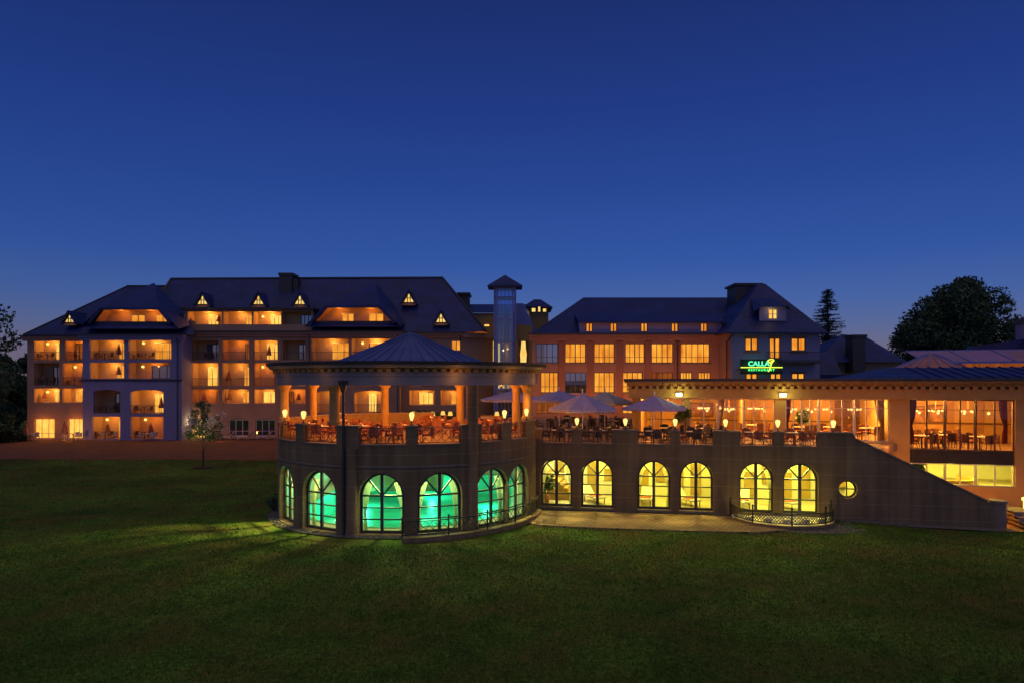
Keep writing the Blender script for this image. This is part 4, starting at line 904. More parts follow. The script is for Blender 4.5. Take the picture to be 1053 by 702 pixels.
ch = MB(); Y = 87.5; ch.box(X(287, Y), X(300, Y), Y, Y+2.2, 15.5, Z(283, Y)); ch.box(X(286.3, Y), X(301.5, Y), Y-.1, Y+2.3, Z(283, Y)+.002, Z(280.6, Y)); ch.box(X(300.2, Y), X(305, Y), Y+.3, Y+1.8, 15.5, Z(286, Y)); ch.build('chimney', K['trim'], hot)
# roof pop-up at the right hip
ch = MB(); Y = 90; ch.box(X(471, Y), X(482, Y), Y, Y+3, 14, Z(303, Y)); ch.box(X(470, Y), X(483.5, Y), Y-.3, Y+3.3, Z(303, Y)+.002, Z(301, Y)); ch.build('roof_vent', K['trim'], hot)
# low link behind, between hotel and stair tower
lk = thing('link_building', 'low cream link building between the hotel and the glass stair tower', 'building', (X(500, 86), 86, .2))
LK = facade(86.0); hl = [px_hole(LK, 497.5, 503.5, 333, 336), px_hole(LK, 502.5, 508, 350, 372)]
m = MB(); wall(m, LK, X(480, 86), X(560, 86), -.1, Z(322, 86), .3, hl); m.build('wall', K['cream'], lk)
for h in hl: rect_window(lk, LK, h, .1, K['lit_bright'], 2 if h['z1']-h['z0'] > 1 else 1, (.7,) if h['z1']-h['z0'] > 1 else (), K['frame'], .07)
m = MB(); z = Z(322, 86); m.poly((X(470,86), 85.6, z), (X(545,86), 85.6, z), (X(545,86), 93, Z(313,93)), (X(470,86), 93, Z(313,93))); m.build('roof', K['tile'], lk)
light('link_lamp', (X(494, 86), 85.2, 12.8), 30, ORANGE, .1, lk); light('link_lamp', (X(540, 86), 84, 9), 40, WARM, .2, lk)

# glass stair tower
YT = 74.0; tx0, tx1 = X(508.5, YT), X(530, YT); tw = tx1-tx0; txc = (tx0+tx1)/2; TZ = Z(294, YT)
tow = thing('stair_tower', 'slender glass stair tower with pointed tiled roof', 'tower', (txc, YT+tw/2, .2))
cs = [(tx0, YT+.3), (tx0+.3, YT), (tx1-.3, YT), (tx1, YT+.3), (tx1, YT+tw), (tx0, YT+tw)]
m = MB(); pn = MB(); lv = [3.4, 6.2, 9.0, 11.4, 13.8, 16.2, TZ-.2]
for i, (x, y) in enumerate(cs):
    m.box(x-.09, x+.09, y-.09, y+.09, .1, TZ); x2, y2 = cs[(i+1) % 6]
    for z in lv: m.bar((x, y, z), (x2, y2, z), .1, .13)
    if i in (1,):
        for f in (.25, .5, .75): m.bar((x+(x2-x)*f, y, .2), (x+(x2-x)*f, y, TZ), .07)
    pn.poly((x, y, .2), (x2, y2, .2), (x2, y2, TZ), (x, y, TZ))
m.build('frame', K['steel'], tow); pn.build('pane', glass_mat('tower_glass', .22, (.5, .6, .85), .03), tow)
m = MB()
for z in lv[:-1]: m.box(tx0+.1, tx1-.1, YT+.7, YT+tw-.1, z-.12, z+.06)
m.box(txc-.12, txc+.5, YT+1.5, YT+tw-.2, .2, TZ-2.6); m.build('stair_core', K['cream'], tow)
for z, p in ((8.2, 30), (10.6, 18)):
    l = MB(); l.lathe([(0, z-.1), (.1, z-.06), (.1, z+.06), (0, z+.1)], (txc+.3, YT+.9), 10); l.build('wall_light', K['lamp'], tow); light('tower_lamp', (txc-.2, YT+.75, z), p, (1, .7, .28), .1, tow)
for x in (tx0+.45, tx0+1.0, tx1-.75): m = MB(); m.box(x-.13, x+.13, YT+.35, YT+.4, 6.3, 8.9 if x > tx0+.6 else 11.2); m.build('glow_strip', K['lit_pale'], tow)  # glowing strips put in for the lit lower floors
m = MB(); ap = (txc, YT+tw/2, Z(282.5, YT+1)); e = .75; q = [(tx0-e, YT-e, TZ-.05), (tx1+e, YT-e, TZ-.05), (tx1+e, YT+tw+e, TZ-.05), (tx0-e, YT+tw+e, TZ-.05)]
for a, b in zip(q, q[1:]+q[:1]): m.poly(a, b, ap)
m.poly(*q); m.box(tx0-e, tx1+e, YT-e-.05, YT-e+.1, TZ-.2, TZ-.052); m.build('roof', K['tile'], tow)
# entrance bay right of the tower and lantern pavilion behind
eb = thing('entrance_bay', 'plain cream bay with tall curtained window right of the stair tower', 'building', (X(540, 76), 78, .2))
EB = facade(76.0); h = px_hole(EB, 533.5, 543, 350, 373)
m = MB(); wall(m, EB, X(530.5, 76), X(547, 76), -.1, Z(334, 76), .3, [h]); m.box(X(546, 76), X(547, 76), 76.301, 84, -.1, Z(334, 76)); m.build('wall', K['cream'], eb)
rect_window(eb, EB, h, .12, K['lit_pale'], 1, (), K['frame'], .08)
for s in (-1, 1): drape(eb, EB, h['u0'] if s > 0 else h['u1']-.3, h['u0']+.3 if s > 0 else h['u1'], .06, h['z0'], h['z1'], K['cream'], .4, s)
lp = thing('roof_pavilion', 'small hipped roof lantern room with lit windows between the two hotel wings', 'pavilion', (X(553, 84), 86, 12))
LP = facade(84.0); m = MB(); hh = [px_hole(LP, 546.5, 551, 316.5, 321), px_hole(LP, 553, 556, 315, 321), px_hole(LP, 558, 562, 317, 321)]; wall(m, LP, X(543, 84), X(564, 84), 12.5, Z(314, 84), .25, hh); m.build('wall', K['cream'], lp)
for h in hh: rect_window(lp, LP, h, .08, K['lit_pale'], 1, (), K['frame'], .05)
m = MB(); z = Z(314, 84); q = [(X(538,83), 83, z-.25), (X(568.5,83), 83, z-.35), (X(566,90), 90, z-.3), (X(540,90), 90, z-.2)]; ap = [(X(549,86), 86, Z(308,86)), (X(556,86), 86, Z(308,86))]
m.poly(q[0], q[1], ap[1], ap[0]); m.poly(q[1], q[2], ap[1]); m.poly(q[2], q[3], ap[0], ap[1]); m.poly(q[3], q[0], ap[0]); m.build('roof', K['tile'], lp)
m = MB(); m.hexa([(X(529,80), 80, 11), (X(557,80), 80, 11), (X(557,80), 83.5, 11), (X(529,80), 83.5, 11)], [(X(530,80), 80, Z(312,80)), (X(538,80), 80, Z(312,80)), (X(544,80), 83.5, Z(316,80)), (X(532,80), 83.5, Z(312,80))]); m.build('side_roof', K['zinc'], lp)

# ---------------------------------------------------------------- middle wing
mid = thing('hotel_wing', 'three storey terracotta hotel wing with tall lit windows and row of small dormers', 'building', (12, 72, 3.4))
YM = 68.0; MW = facade(YM); mx0, mx1 = X(547, YM), X(752, YM); ZM = Z(343.5, YM)
rows = [[(551, 574, 0), (581, 602.5, 2), (611, 632, 2), (643, 663, 2), (670, 692.5, 2), (700, 730, 2)], [(556, 574, 2), (581, 603, 0), (611, 632, 2), (640, 661, 2), (671, 692, 1), (700, 712, 2), (718.5, 731, 2)], [(552, 574, 1), (581, 603, 2), (611, 632, 1), (640, 661, 2), (671, 692, 2), (700, 731, 1)]]
hs = []
for (y0, y1), row in zip(((353, 373), (382.5, 403.5), (413, 425)), rows):
    for a, b, lit in row: hs.append((px_hole(MW, a, b, y0, y1), lit))
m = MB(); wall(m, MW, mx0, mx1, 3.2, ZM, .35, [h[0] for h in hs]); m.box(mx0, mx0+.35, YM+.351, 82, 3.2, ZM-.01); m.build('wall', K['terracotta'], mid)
for h, lit in hs: rect_window(mid, MW, h, .16, {0: K['dark_glass'], 1: K['lit_dim'], 2: K['lit']}[lit], 4 if h['u1']-h['u0'] < 2.5 else 5, (.3,) , K['frame'], .07)
m = MB()
for px in (577.5, 607, 637.5, 666.5, 696.5): m = MB(); xx = X(px, YM); m.box(xx-.3, xx+.3, YM-.09, YM-.003, 3.5, Z(351, YM)); m.build('pilaster', K['pilaster'], mid)
m = MB()
for h, lit in hs: m = MB(); m.box(h['u0']-.08, h['u1']+.08, YM-.1, YM+.15, h['z0']-.1, h['z0']-.004); m.build('window_sill', K['coping'], mid)
cornice(mid, mx0-.3, mx1, YM, ZM, 'terracotta')
m = MB(); zr = Z(306, 76); r0, r1 = X(600, 76), X(775, 76); e0 = X(546, 67.4)
m.poly((e0,67.3,ZM), (mx1+4,67.3,ZM), (r1,76,zr), (r0,76,zr)); m.poly((e0,67.3,ZM), (r0,76,zr), (e0,86,ZM)); m.poly((e0,86,ZM), (r0,76,zr), (r1,76,zr), (mx1+4,86,ZM)); roof = m.build('roof', K['tile'], mid)
YS = 67.5; SM = facade(YS); hd = [px_hole(SM, c-3.6, c+3.6, 332, 341.3) for c in (606, 631, 662.5, 694, 724)]
m = MB(); wall(m, SM, X(596, YS), X(742, YS), ZM+.1, Z(330.8, YS), .25, hd); m.box(X(596, YS), X(596, YS)+.2, YS+.251, YS+3, ZM, Z(330.8, YS)); m.build('dormer_wall', K['white'], mid)
for h in hd: rect_window(mid, SM, h, .08, K['lit'] , 2, (), K['pilaster'], .09)
m = MB(); z = Z(330.6, YS); m.poly((X(594,YS),YS-.5,z), (X(745,YS),YS-.5,z), (X(745,YS),YS+4,z+1.2), (X(594,YS),YS+4,z+1.2)); m.box(X(594,YS), X(745,YS), YS-.52, YS-.4, z-.16, z-.003); m.build('dormer_roof', K['tile'], mid)
m = MB(); x = X(696.5, YM); m.tube((x, YM-.16, 3.5), (x, YM-.16, ZM-.4), .06, n=8); m.build('downpipe', K['trim'], mid)
# ---------------------------------------------------------------- pale house with the sign
hou = thing('gabled_house', 'pale house with steep dark hipped roof behind the restaurant sign', 'building', (X(800, 64), 68, 3.4))
YH = 64.0; HM = facade(YH); hx0, hx1 = X(752.5, YH), X(843, YH); ZH = Z(342, YH)
hw_ = [(766, 780, 347, 361), (791, 803, 347, 369), (813.5, 829, 347, 361), (767, 779.5, 383, 396), (792, 804, 383, 396), (814, 828, 383, 396)]
hs = [px_hole(HM, *v) for v in hw_]
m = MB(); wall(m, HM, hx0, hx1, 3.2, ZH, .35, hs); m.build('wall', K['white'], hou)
for q, y2 in ((hx0, 68), (hx1-.35, 74)): m = MB(); m.box(q, q+.35, YH+.351, y2, 3.2, ZH-.01); m.build('side_wall', K['terracotta'], hou)
for h in hs:
    rect_window(hou, HM, h, .1, K['lit'], 2, (), K['pilaster'], .12)
    s = MB(); mbox(s, HM, h['u0']-.14, h['u1']+.14, -.07, -.003, h['z0']-.16, h['z0']-.01); mbox(s, HM, h['u0']-.14, h['u1']+.14, -.05, -.004, h['z1']+.01, h['z1']+.12); s.build('window_trim', K['pilaster'], hou)
e = [(hx0-.6, YH-.6, ZH), (hx1+.5, YH-.6, ZH), (hx1+.5, 78, ZH), (hx0-.6, 78, ZH)]; ap = [P3(780, 292, 69.5), P3(787, 292, 69.5)]
m = MB(); m.poly(e[0], e[1], ap[1], ap[0]); m.poly(e[1], e[2], (ap[1][0], 72, ap[1][2]), ap[1]); m.poly(e[3], e[0], ap[0], (ap[0][0], 72, ap[0][2])); m.poly(e[2], e[3], (ap[0][0], 72, ap[0][2]), (ap[1][0], 72, ap[1][2])); m.poly(*e); m.box(hx0-.6, hx1+.5, YH-.68, YH-.55, ZH-.14, ZH-.003); m.build('roof', K['tile'], hou)
Y = 64.6; DM = facade(Y); h = px_hole(DM, 790, 799.8, 317.5, 328.5)
m = MB(); wall(m, DM, X(781, Y), X(808.5, Y), Z(330, Y), Z(315.5, Y), .2, [h]); d = m.build('dormer', K['white'], hou); rect_window(d, DM, h, .06, K['lit_bright'], 2, (.5,), K['white_frame'], .1)
m = MB(); z = Z(315.3, Y); m.poly((X(774,Y),Y-.3,Z(321,Y)), (X(782,Y),Y-.4,z), (X(808,Y),Y-.4,z), (X(813,Y),Y-.3,Z(321,Y)), (X(806,Y),Y+3.4,z+1.3), (X(784,Y),Y+3.4,z+1.3)); m.build('dormer_roof', K['tile'], d)
light('dormer_lamp', (X(792, Y), Y-.5, Z(319, Y)), 6, (1, .7, .3), .1, hou)
m = MB(); Y = 71; m.box(X(757, Y), X(783, Y), Y, Y+3, 14, Z(293.5, Y)); m.box(X(755, Y), X(784, Y), Y-.2, Y+3.2, Z(293.5, Y)+.002, Z(291.4, Y)); m.build('chimney', K['trim'], hou)
m = MB(); x0, x1 = X(783, YH), X(838, YH); m.box(x0, x1, YH-1.2, YH-.003, Z(373.5, YH), Z(371.5, YH)); m.build('balcony', K['trim'], hou)
plain_rail(hou, Line(0, YH-1.15, 1, 0), x0, x1, Z(371.5, YH), Z(362, YH), 0, .14, K['iron'])
m = MB(); x = X(750, YH); m.tube((x, YH+.8, 3.6), (x, YH+.8, ZH-.8), .07, n=8); m.tube((x, YH+.8, ZH-.82), (x+.3, YH-.2, ZH-.1), .07, n=8); m.build('downpipe', K['trim'], hou)

# restaurant sign
YG = 62.2; sg = thing('restaurant_sign', 'green neon restaurant sign with flower emblem on the pale house', 'sign', (X(783, YG), YG, Z(385, YG)))
m = MB(); m.box(X(762, YG), X(804.5, YG), YG+.12, YG+.22, Z(384.5, YG), Z(369, YG)); m.build('board', K['dark_room'], sg)
for px in (765, 802): m = MB(); x = X(px, YG); m.box(x-.06, x+.06, YG+.22, YH-.02, Z(380, YG), Z(379, YG)); m.build('bracket', K['trim'], sg)
NEON = glow('neon_cyan', (.12, 1, .45), 1.6); NG = glow('neon_green', (.10, 1, .22), 1.5); NY = glow('neon_yellow', (.85, 1, .08), 1.5)
def text(name, body, px, py, Y, size, m, off=0., sx=1, sp=1.):
    c = bpy.data.curves.new(name, 'FONT'); c.body = body; c.size = size; c.extrude = .03; c.offset = off; c.align_x = 'CENTER'; c.space_character = sp
    o = bpy.data.objects.new(name, c); C.objects.link(o); dg = bpy.context.evaluated_depsgraph_get(); me = bpy.data.meshes.new_from_object(o.evaluated_get(dg)); bpy.data.objects.remove(o)
    o = bpy.data.objects.new(name, me); C.objects.link(o); me.materials.clear(); me.materials.append(m); o.parent = sg; o.location = Vector((X(px, Y), Y, Z(py, Y)))-OFF[sg.name]; o.rotation_euler = (R(90), 0, 0); o.scale = (sx, 1, 1); return o
text('lettering', 'CALLA', 780.3, 375.9, YG+.05, .60, NEON, .012, 1.08)
text('lettering', 'RESTAURANT', 783, 381.0, YG+.05, .27, NG, .006, 1.15, 1.35)
m = MB(); m.box(X(762, YG), X(805, YG), YG+.03, YG+.09, Z(377.9, YG), Z(377.0, YG)); m.build('line', NY, sg)
m = MB(); fl_ = [(789.5, 370.5), (791.5, 369.4), (794.5, 369.3), (796.0, 370.3), (794.4, 371.8), (793.2, 374), (792.4, 377), (791.4, 380), (789.8, 381.6)]
pts = [P3(a, b, YG+.04) for a, b in fl_]; m.path(pts, .05); m.path([P3(789.5, 370.5, YG+.04), P3(791.2, 372.2, YG+.04), P3(792.8, 374.2, YG+.04)], .045); m.path([P3(796.0, 370.3, YG+.04), P3(793.5, 371.3, YG+.04), P3(791.2, 372.2, YG+.04)], .04); m.build('flower_emblem', NY, sg)
light('sign_light', (X(772, YG), YG-.35, Z(375, YG)), 9, (.1, 1, .25), .2, sg); light('sign_light', (X(792, YG), YG-.35, Z(374, YG)), 9, (.2, 1, .2), .2, sg); light('sign_light', (X(783, YG), YG+.45, Z(374, YG)), 10, (.1, 1, .25), .2, sg)

# dark-roofed house at the right
rh = thing('neighbour_house', 'unlit dark house with steep tiled roof and square chimney', 'house', (X(880, 72), 74, 3))
Y = 72.0; m = MB(); m.box(X(843, Y), X(930, Y), Y, Y+8, 0, Z(372, Y)); m.build('wall', K['facade'], rh)
m = MB(); e0, e1 = X(838, 71), X(934, 71); zE = Z(372, 71); ap = (X(866, 75), 75, Z(343.5, 75)); ap2 = (X(884, 75), 75, Z(343.5, 75))
m.poly((e0,71,zE), (e1,71,zE), (X(890,75),75,Z(346,75)), ap); m.poly((e0,71,zE), ap, (e0,82,zE)); m.poly((e1,71,zE), (X(890,75),75,Z(346,75)), (e1,82,zE)); m.poly((e0,82,zE), ap, (X(890,75),75,Z(346,75)), (e1,82,zE)); m.build('roof', K['tile'], rh)
m = MB(); m.box(X(877, 70.4), X(890, 70.4), 70.4, 72, 8, Z(346.5, 70.4)); m.box(X(876, 70.4), X(891.5, 70.4), 70.3, 72.1, Z(346.5, 70.4)+.002, Z(344, 70.4)); m.build('chimney', K['trim'], rh)
m = MB(); m.poly((X(840,69),69,Z(385,69)), (X(866,69),69,Z(385,69)), (X(866,69),71,Z(362,71)), (X(850,69),71,Z(362,71))); m.box(X(841, 69.2), X(870, 69.2), 69.2, 71, 3, Z(385, 69)); m.build('lean_to', K['tile'], rh)

# ---------------------------------------------------------------- garden steps and right-hand path
c = WING(U_END+.9, 1.2, 0); cx, cy = c.x+.2, c.y+.1
stp = thing('garden_steps', 'curved stone steps beside the rounded end post of the ramp wall', 'steps', (cx, cy, -.4))
for k in range(4):
    m = MB(); r = 2.3-.42*k; m.lathe([(0, -.3+.2*k+.2), (r, -.3+.2*k+.2), (r, -.45+.2*k)], (cx, cy), 30, R(-10), R(170)); m.build('step', K['coping'], stp)
m = MB(); m.poly((cx-1.2, cy-1.9, -.27), (cx+9, cy-3.4, -.27), (cx+9, cy+3.5, -.27), (cx-.4, cy+3.5, -.27)); tag(m.build('side_path', K['pavers']), kind='structure')
light('step_light', (cx+1.2, cy+.2, 1.0), 18, WARM, .1, stp); m = MB(); m.lathe([(0, .84), (.1, .88), (.1, 1.0), (0, 1.05)], (cx+1.2, cy+.2), 10); m.tube((cx+1.2, cy+.2, .3), (cx+1.2, cy+.2, .84), .03); m.build('step_lamp', K['lamp'], stp)

# ---------------------------------------------------------------- furniture builders
def children(o): return [c for c in bpy.data.objects if c.parent == o]
def copy_thing(o, loc, rz, label, group=None):
    r = o.copy(); C.objects.link(r); r.location = loc; r.rotation_euler = (0, 0, rz); r['label'] = label
    if group: r['group'] = group
    for ch in KIDS[o.name]:
        c = ch.copy(); C.objects.link(c); c.parent = r
        for g in KIDS.get(ch.name, ()): d = g.copy(); C.objects.link(d); d.parent = c
    return r
KIDS = {}
def finish(o):
    KIDS[o.name] = children(o)
    for c in KIDS[o.name]: KIDS[c.name] = children(c)
    return o
class Kind:                                    # first use keeps the original, later uses copy it
    def __init__(s, o): s.o = finish(o); s.used = False
    def put(s, loc, rz, label, group):
        if not s.used: s.used = True; s.o.location = loc; s.o.rotation_euler = (0, 0, rz); s.o['label'] = label; s.o['group'] = group; return s.o
        return copy_thing(s.o, loc, rz, label, group)
def make_chair(name, cat, mfab, mseat):
    t = thing(name, 'chair', cat)
    m = MB(); m.box(-.25, .25, -.24, .25, .40, .44); m.build('seat', mfab, t, bevel=.012)
    m = MB(); m.box(-.22, .22, -.21, .22, .442, .50); m.build('cushion', mseat, t, bevel=.025)
    m = MB(); n = 8
    for i in range(n):                         # curved back with a raised middle
        a0, a1 = R(-65+130*i/n), R(-65+130*(i+1)/n)
        f = lambda a, r, z: (math.sin(a)*r*.95, -.02-math.cos(a)*r, z)
        h0, h1 = .80+.10*math.cos(a0), .80+.10*math.cos(a1)
        m.hexa([f(a0,.25,.45), f(a1,.25,.45), f(a1,.285,.45), f(a0,.285,.45)], [f(a0,.27,h0), f(a1,.27,h1), f(a1,.305,h1), f(a0,.305,h0)])
    m.build('backrest', mfab, t, True)
    for sx in (-1, 1):
        for sy in (-1, 1): m = MB(); m.tube((sx*.21, sy*.2, .40), (sx*.24, sy*.24, 0), .02, .016, 6); m.build('leg', mfab, t)
        m = MB(); m.bar((sx*.26, -.12, .66), (sx*.26, .2, .64), .05, .03); m.bar((sx*.26, .19, .63), (sx*.25, .2, .44), .035); m.build('armrest', mfab, t)
    return Kind(t)
def make_table(name, cat, mtop, cloth=False, r=.42):
    t = thing(name, 'table', cat)
    m = MB(); m.lathe([(0, .72), (r, .72), (r, .75), (0, .75)], n=24); m.build('tabletop', mtop, t)
    m = MB(); m.lathe([(.05, .04), (.035, .15), (.035, .60), (.12, .715)], n=12); m.build('pedestal', K['iron'], t, True)
    m = MB(); m.lathe([(0, .05), (.06, .05), (.26, .015), (.26, 0), (0, 0)], n=16); m.build('base', K['iron'], t)
    return Kind(t)
red_chair = make_chair('rattan_chair', 'chair', K['rattan'], K['cushion']); dark_chair = make_chair('wicker_chair', 'chair', K['dark_rattan'], K['dark_rattan'])
din_chair = make_chair('dining_chair', 'chair', K['wood'], K['cushion'])
red_table = make_table('bistro_table', 'table', K['cloth']); dark_table = make_table('terrace_table', 'table', K['cloth'], r=.45); din_table = make_table('dining_table', 'table', K['cloth'], r=.5)
def make_candle():
    t = thing('candle_glass', 'candle', 'candle'); m = MB(); m.lathe([(.0, .0), (.04, 0), (.05, .09), (.045, .1)], n=10); m.build('glass', glass_mat('candle_jar', .1, (1, .8, .6)), t)
    m = MB(); m.lathe([(0, .005), (.03, .005), (.03, .055), (.012, .075), (0, .085)], n=8); m.build('flame', K['candle'], t); return Kind(t)
candle = make_candle()
SIDES = [('near', 0), ('right', 90), ('far', 180), ('left', 270)]
def seat_group(x, y, z, chair, table, where, colour, tname, sides='near right far left', cand=True, turn=0, group=''):
    table.put((x, y, z), random.random(), f'round {tname} {where}', f'{tname}s on the {group}')
    if cand: candle.put((x+.1, y-.05, z+.751), 0, f'small lit candle glass on the {tname} {where}', f'candles on the {group}')
    for s, a in SIDES:
        if s not in sides: continue
        a = R(a+turn+random.uniform(-12, 12)); r = .68+random.random()*.12
        chair.put((x+r*math.sin(a), y-r*math.cos(a), z), a, f'{colour} chair, {s} side of table {where}', f'{colour} chairs on the {group}')
# pavilion terrace
pt = lambda r, p: (PC[0]+r*math.sin(R(p)), PC[1]-r*math.cos(R(p)))
spots = [(5.5, -72, 'beside the leftmost pavilion opening'), (5.5, -46, 'behind the second pavilion opening'), (5.6, -8, 'just behind the widest pavilion opening'), (5.5, 10, 'behind the pavilion pier with a lantern'), (5.5, 42, 'right of the tall pavilion shaft'), (5.4, 66, 'beside the rightmost pavilion opening'),
         (3.1, -60, 'left of the pavilion middle'), (2.6, -5, 'in the pavilion middle near the front'), (3.1, 55, 'right of the pavilion middle'), (2.6, 150, 'in the pavilion middle, towards the back'), (4.7, -112, 'at the pavilion back left column'), (5.0, 112, 'at the pavilion back right column'), (5.0, 175, 'at the rear edge of the pavilion'), (4.0, -30, 'behind the downpipe of the pavilion')]
for r, p, w in spots: seat_group(*pt(r, p), T0, red_chair, red_table, w, 'red rattan', 'bistro table', group='pavilion terrace')
# wing terrace
for i, h in enumerate(WO):
    u = (h['u0']+h['u1'])/2; nm = ['nearest the pavilion', 'second from the pavilion', 'third from the pavilion', 'fourth from the pavilion', 'fifth from the pavilion', 'nearest the ramp'][i]
    p = WING(u, 1.45, 0); seat_group(p.x, p.y, T1, dark_chair if i < 4 else red_chair, dark_table if i < 4 else red_table, f'behind wing opening {nm}', 'dark wicker' if i < 4 else 'red rattan', 'terrace table' if i < 4 else 'small table', group='wing terrace')
    if i < 4:
        p = WING(u+.9, 4.3, 0); seat_group(p.x, p.y, T1, dark_chair, dark_table, f'second row, by opening {nm}', 'dark wicker', 'terrace table', group='wing terrace')
for i, (px, Y, w) in enumerate(((566, 47, 'deep under the back left parasol'), (608, 47.5, 'under the back middle parasol'), (636, 48, 'under the green-tinted back parasol'), (585, 52, 'near the hotel wing left'), (620, 53, 'near the hotel wing middle'), (510, 48, 'under the parasol behind the pavilion'), (470, 50, 'behind the pavilion beside its rear shaft'))):
    seat_group(X(px, Y), Y, T1, dark_chair, dark_table, w, 'dark wicker', 'terrace table', group='wing terrace')
# restaurant
for px, d, w, z in ((724, 1.6, 'in the restaurant bay with the picture', 3.53), (780, 3.0, 'in the restaurant behind the white middle pier', 3.53), (828, 1.6, 'inside the restaurant right of the pier', 3.53), (862, 2.0, 'inside the restaurant beside the dark door', 3.53), (900, 1.6, 'inside the restaurant above the ramp', 3.53), (956, 1.4, 'inside the big bay left pane', 3.16), (985, 2.4, 'inside the big bay middle pane', 3.16), (1018, 1.4, 'inside the big bay right pane', 3.16), (1000, 5.0, 'deep inside the big bay', 3.16), (965, 5.0, 'under the picture in the big bay', 3.16)):
    p = RES(ur(px), d, 0); seat_group(p.x, p.y, z, din_chair, din_table, w, 'dark wooden', 'dining table', group='restaurant')
# torch lanterns standing on the parapets
def make_lantern():
    t = thing('torch_lantern', 'lantern', 'lantern')
    m = MB(); m.lathe([(0, 0), (.11, 0), (.1, .03), (.03, .05), (.022, .17), (.05, .2), (0, .2)], n=12); m.build('foot', K['iron'], t, True)
    m = MB(); m.lathe([(0, .2), (.045, .2), (.085, .30), (.125, .46), (.12, .53), (.08, .58), (0, .595)], n=16); m.build('glass_globe', K['flame'], t, True)
    m = MB()
    for k in range(6):
        a = k*math.pi/3; f = lambda r, z: (r*math.sin(a), r*math.cos(a), z); m.path([f(.055,.2), f(.092,.30), f(.132,.46), f(.127,.53), f(.08,.59)], .007, 4)
    m.build('wire_cage', K['iron'], t); return Kind(t)
lantern = make_lantern()
for px, w in ((289.5, 'on the leftmost pavilion pier'), (309, 'on the second pavilion pier'), (423.5, 'on the middle front pier of the pavilion'), (521.5, 'on the pavilion pier right of the tall shaft'), (544.5, 'on the pavilion pier at the corner with the wing')):
    p = PAV(PAV.u(px), .17, PARA+.076); lantern.put(p, 0, f'glowing torch lantern {w}', 'torch lanterns on the parapets'); light('lantern_light', p+Vector((0, 0, .85)), 11, WARM, .1)
for px, w in ((593, 'between the first two wing openings'), (643, 'on the wing wall below the back right parasol'), (694.5, 'between the third and fourth wing openings'), (746.5, 'on the wide wing pier left of the red tables'), (800.5, 'on the wing pier below the right wall lamp'), (858, 'on the wing wall above the start of the ramp')):
    p = WING(WING.u(px), .18, WTOP+.076); lantern.put(p, 0, f'glowing torch lantern {w}', 'torch lanterns on the parapets'); light('lantern_light', p+Vector((0, 0, .85)), 16, WARM, .1)
# table lamps standing at the back of the pavilion terrace
def make_lamp():
    t = thing('standing_lamp', 'lamp', 'lamp'); m = MB(); m.lathe([(0, 0), (.18, 0), (.18, .03), (.025, .06), (.02, 1.2), (0, 1.2)], n=12); m.build('stand', K['iron'], t)
    m = MB(); m.lathe([(.14, 1.15), (.17, 1.15), (.11, 1.42), (.0, 1.42)], n=16); m.build('lamp_shade', K['shade'], t, True); return Kind(t)
slamp = make_lamp()
for px, Y, w in ((425, 47.2, 'far left of the group behind the pavilion'), (445, 46.8, 'second in the group behind the pavilion'), (455.5, 48, 'third in the group behind the pavilion'), (463, 47.2, 'in the group beside the tall shaft'), (511, 47, 'right of the tall shaft behind the pavilion'), (349, 45.2, 'behind the pavilion near the downpipe')):
    zz = T1 if X(px, Y) > -9 else .2
    slamp.put((X(px, Y), Y, zz if zz > 1 else 3.5), 0, f'lit lamp with pale shade {w}', 'shaded lamps behind the pavilion'); light('shade_light', (X(px, Y), Y-.5, 5.0), 14, WARM, .1)
# unseen amber spots added on the terrace to wash the hotel wing's front
for px in (560, 592, 622, 655, 690, 722, 745): light('added_facade_wash', (X(px, 63), 63.2, T1+.4), 260, (1, .32, .06), .15, None, 'SPOT', (R(122), 0, 0), 150, 1)
# unseen soft amber spots added before the hotel to warm its front
for px in (62, 222, 287): light('added_hotel_wash', (X(px, 76), 76.5, .5), 130, (1, .32, .05), .2, None, 'SPOT', (R(108), 0, 0), 140, 1)
# low furniture, sideboard and sofas behind the pavilion
def sofa(x, y, z, rz, label):
    t = thing('sofa', label, 'sofa', (x, y, z), 'red sofas behind the pavilion', rz); OFF[t.name] = Vector((0, 0, 0))
    m = MB(); m.box(-1, 1, -.4, .4, .12, .42); m.build('seat', K['cushion'], t, bevel=.05)
    m = MB(); m.box(-1, 1, .405, .62, .12, .88); m.build('backrest', K['cushion'], t, bevel=.05)
    for s in (-1, 1):
        m = MB(); m.box(s*1.1-.09, s*1.1+.09, -.4, .62, .1, .62); m.build('armrest', K['cushion'], t, bevel=.04)
        for yy in (-.3, .5): m = MB(); m.tube((s*.9, yy, 0), (s*.9, yy, .12), .03); m.build('foot', K['iron'], t)
sofa(X(475, 46.4), 46.4, T1, .1, 'red sofa behind the pavilion left of the tall shaft'); sofa(X(503, 47.5), 47.5, T1, -.2, 'red sofa behind the pavilion right of the tall shaft'); sofa(X(437, 48), 48, T1, .05, 'red sofa far behind the pavilion middle')
sbt = thing('sideboard', 'pale wooden service sideboard behind the pavilion near the lamps', 'sideboard', (X(507, 49.5), 49.5, T1)); x = X(507, 49.5)
m = MB(); m.box(x-.9, x+.9, 49.2, 49.8, T1+.08, T1+1.05); m.build('cabinet', K['cream'], sbt, bevel=.01); m = MB(); m.box(x-.95, x+.95, 49.15, 49.85, T1+1.052, T1+1.1); m.build('worktop', K['wood'], sbt)
for s in (-.45, .45): m = MB(); m.box(x+s-.4, x+s+.4, 49.17, 49.197, T1+.14, T1+.98); m.build('door', K['cloth'], sbt)
hg = thing('terrace_hedge', 'clipped dark hedge along the far edge of the terrace behind the pavilion', 'hedge', (X(430, 54), 54, T1))

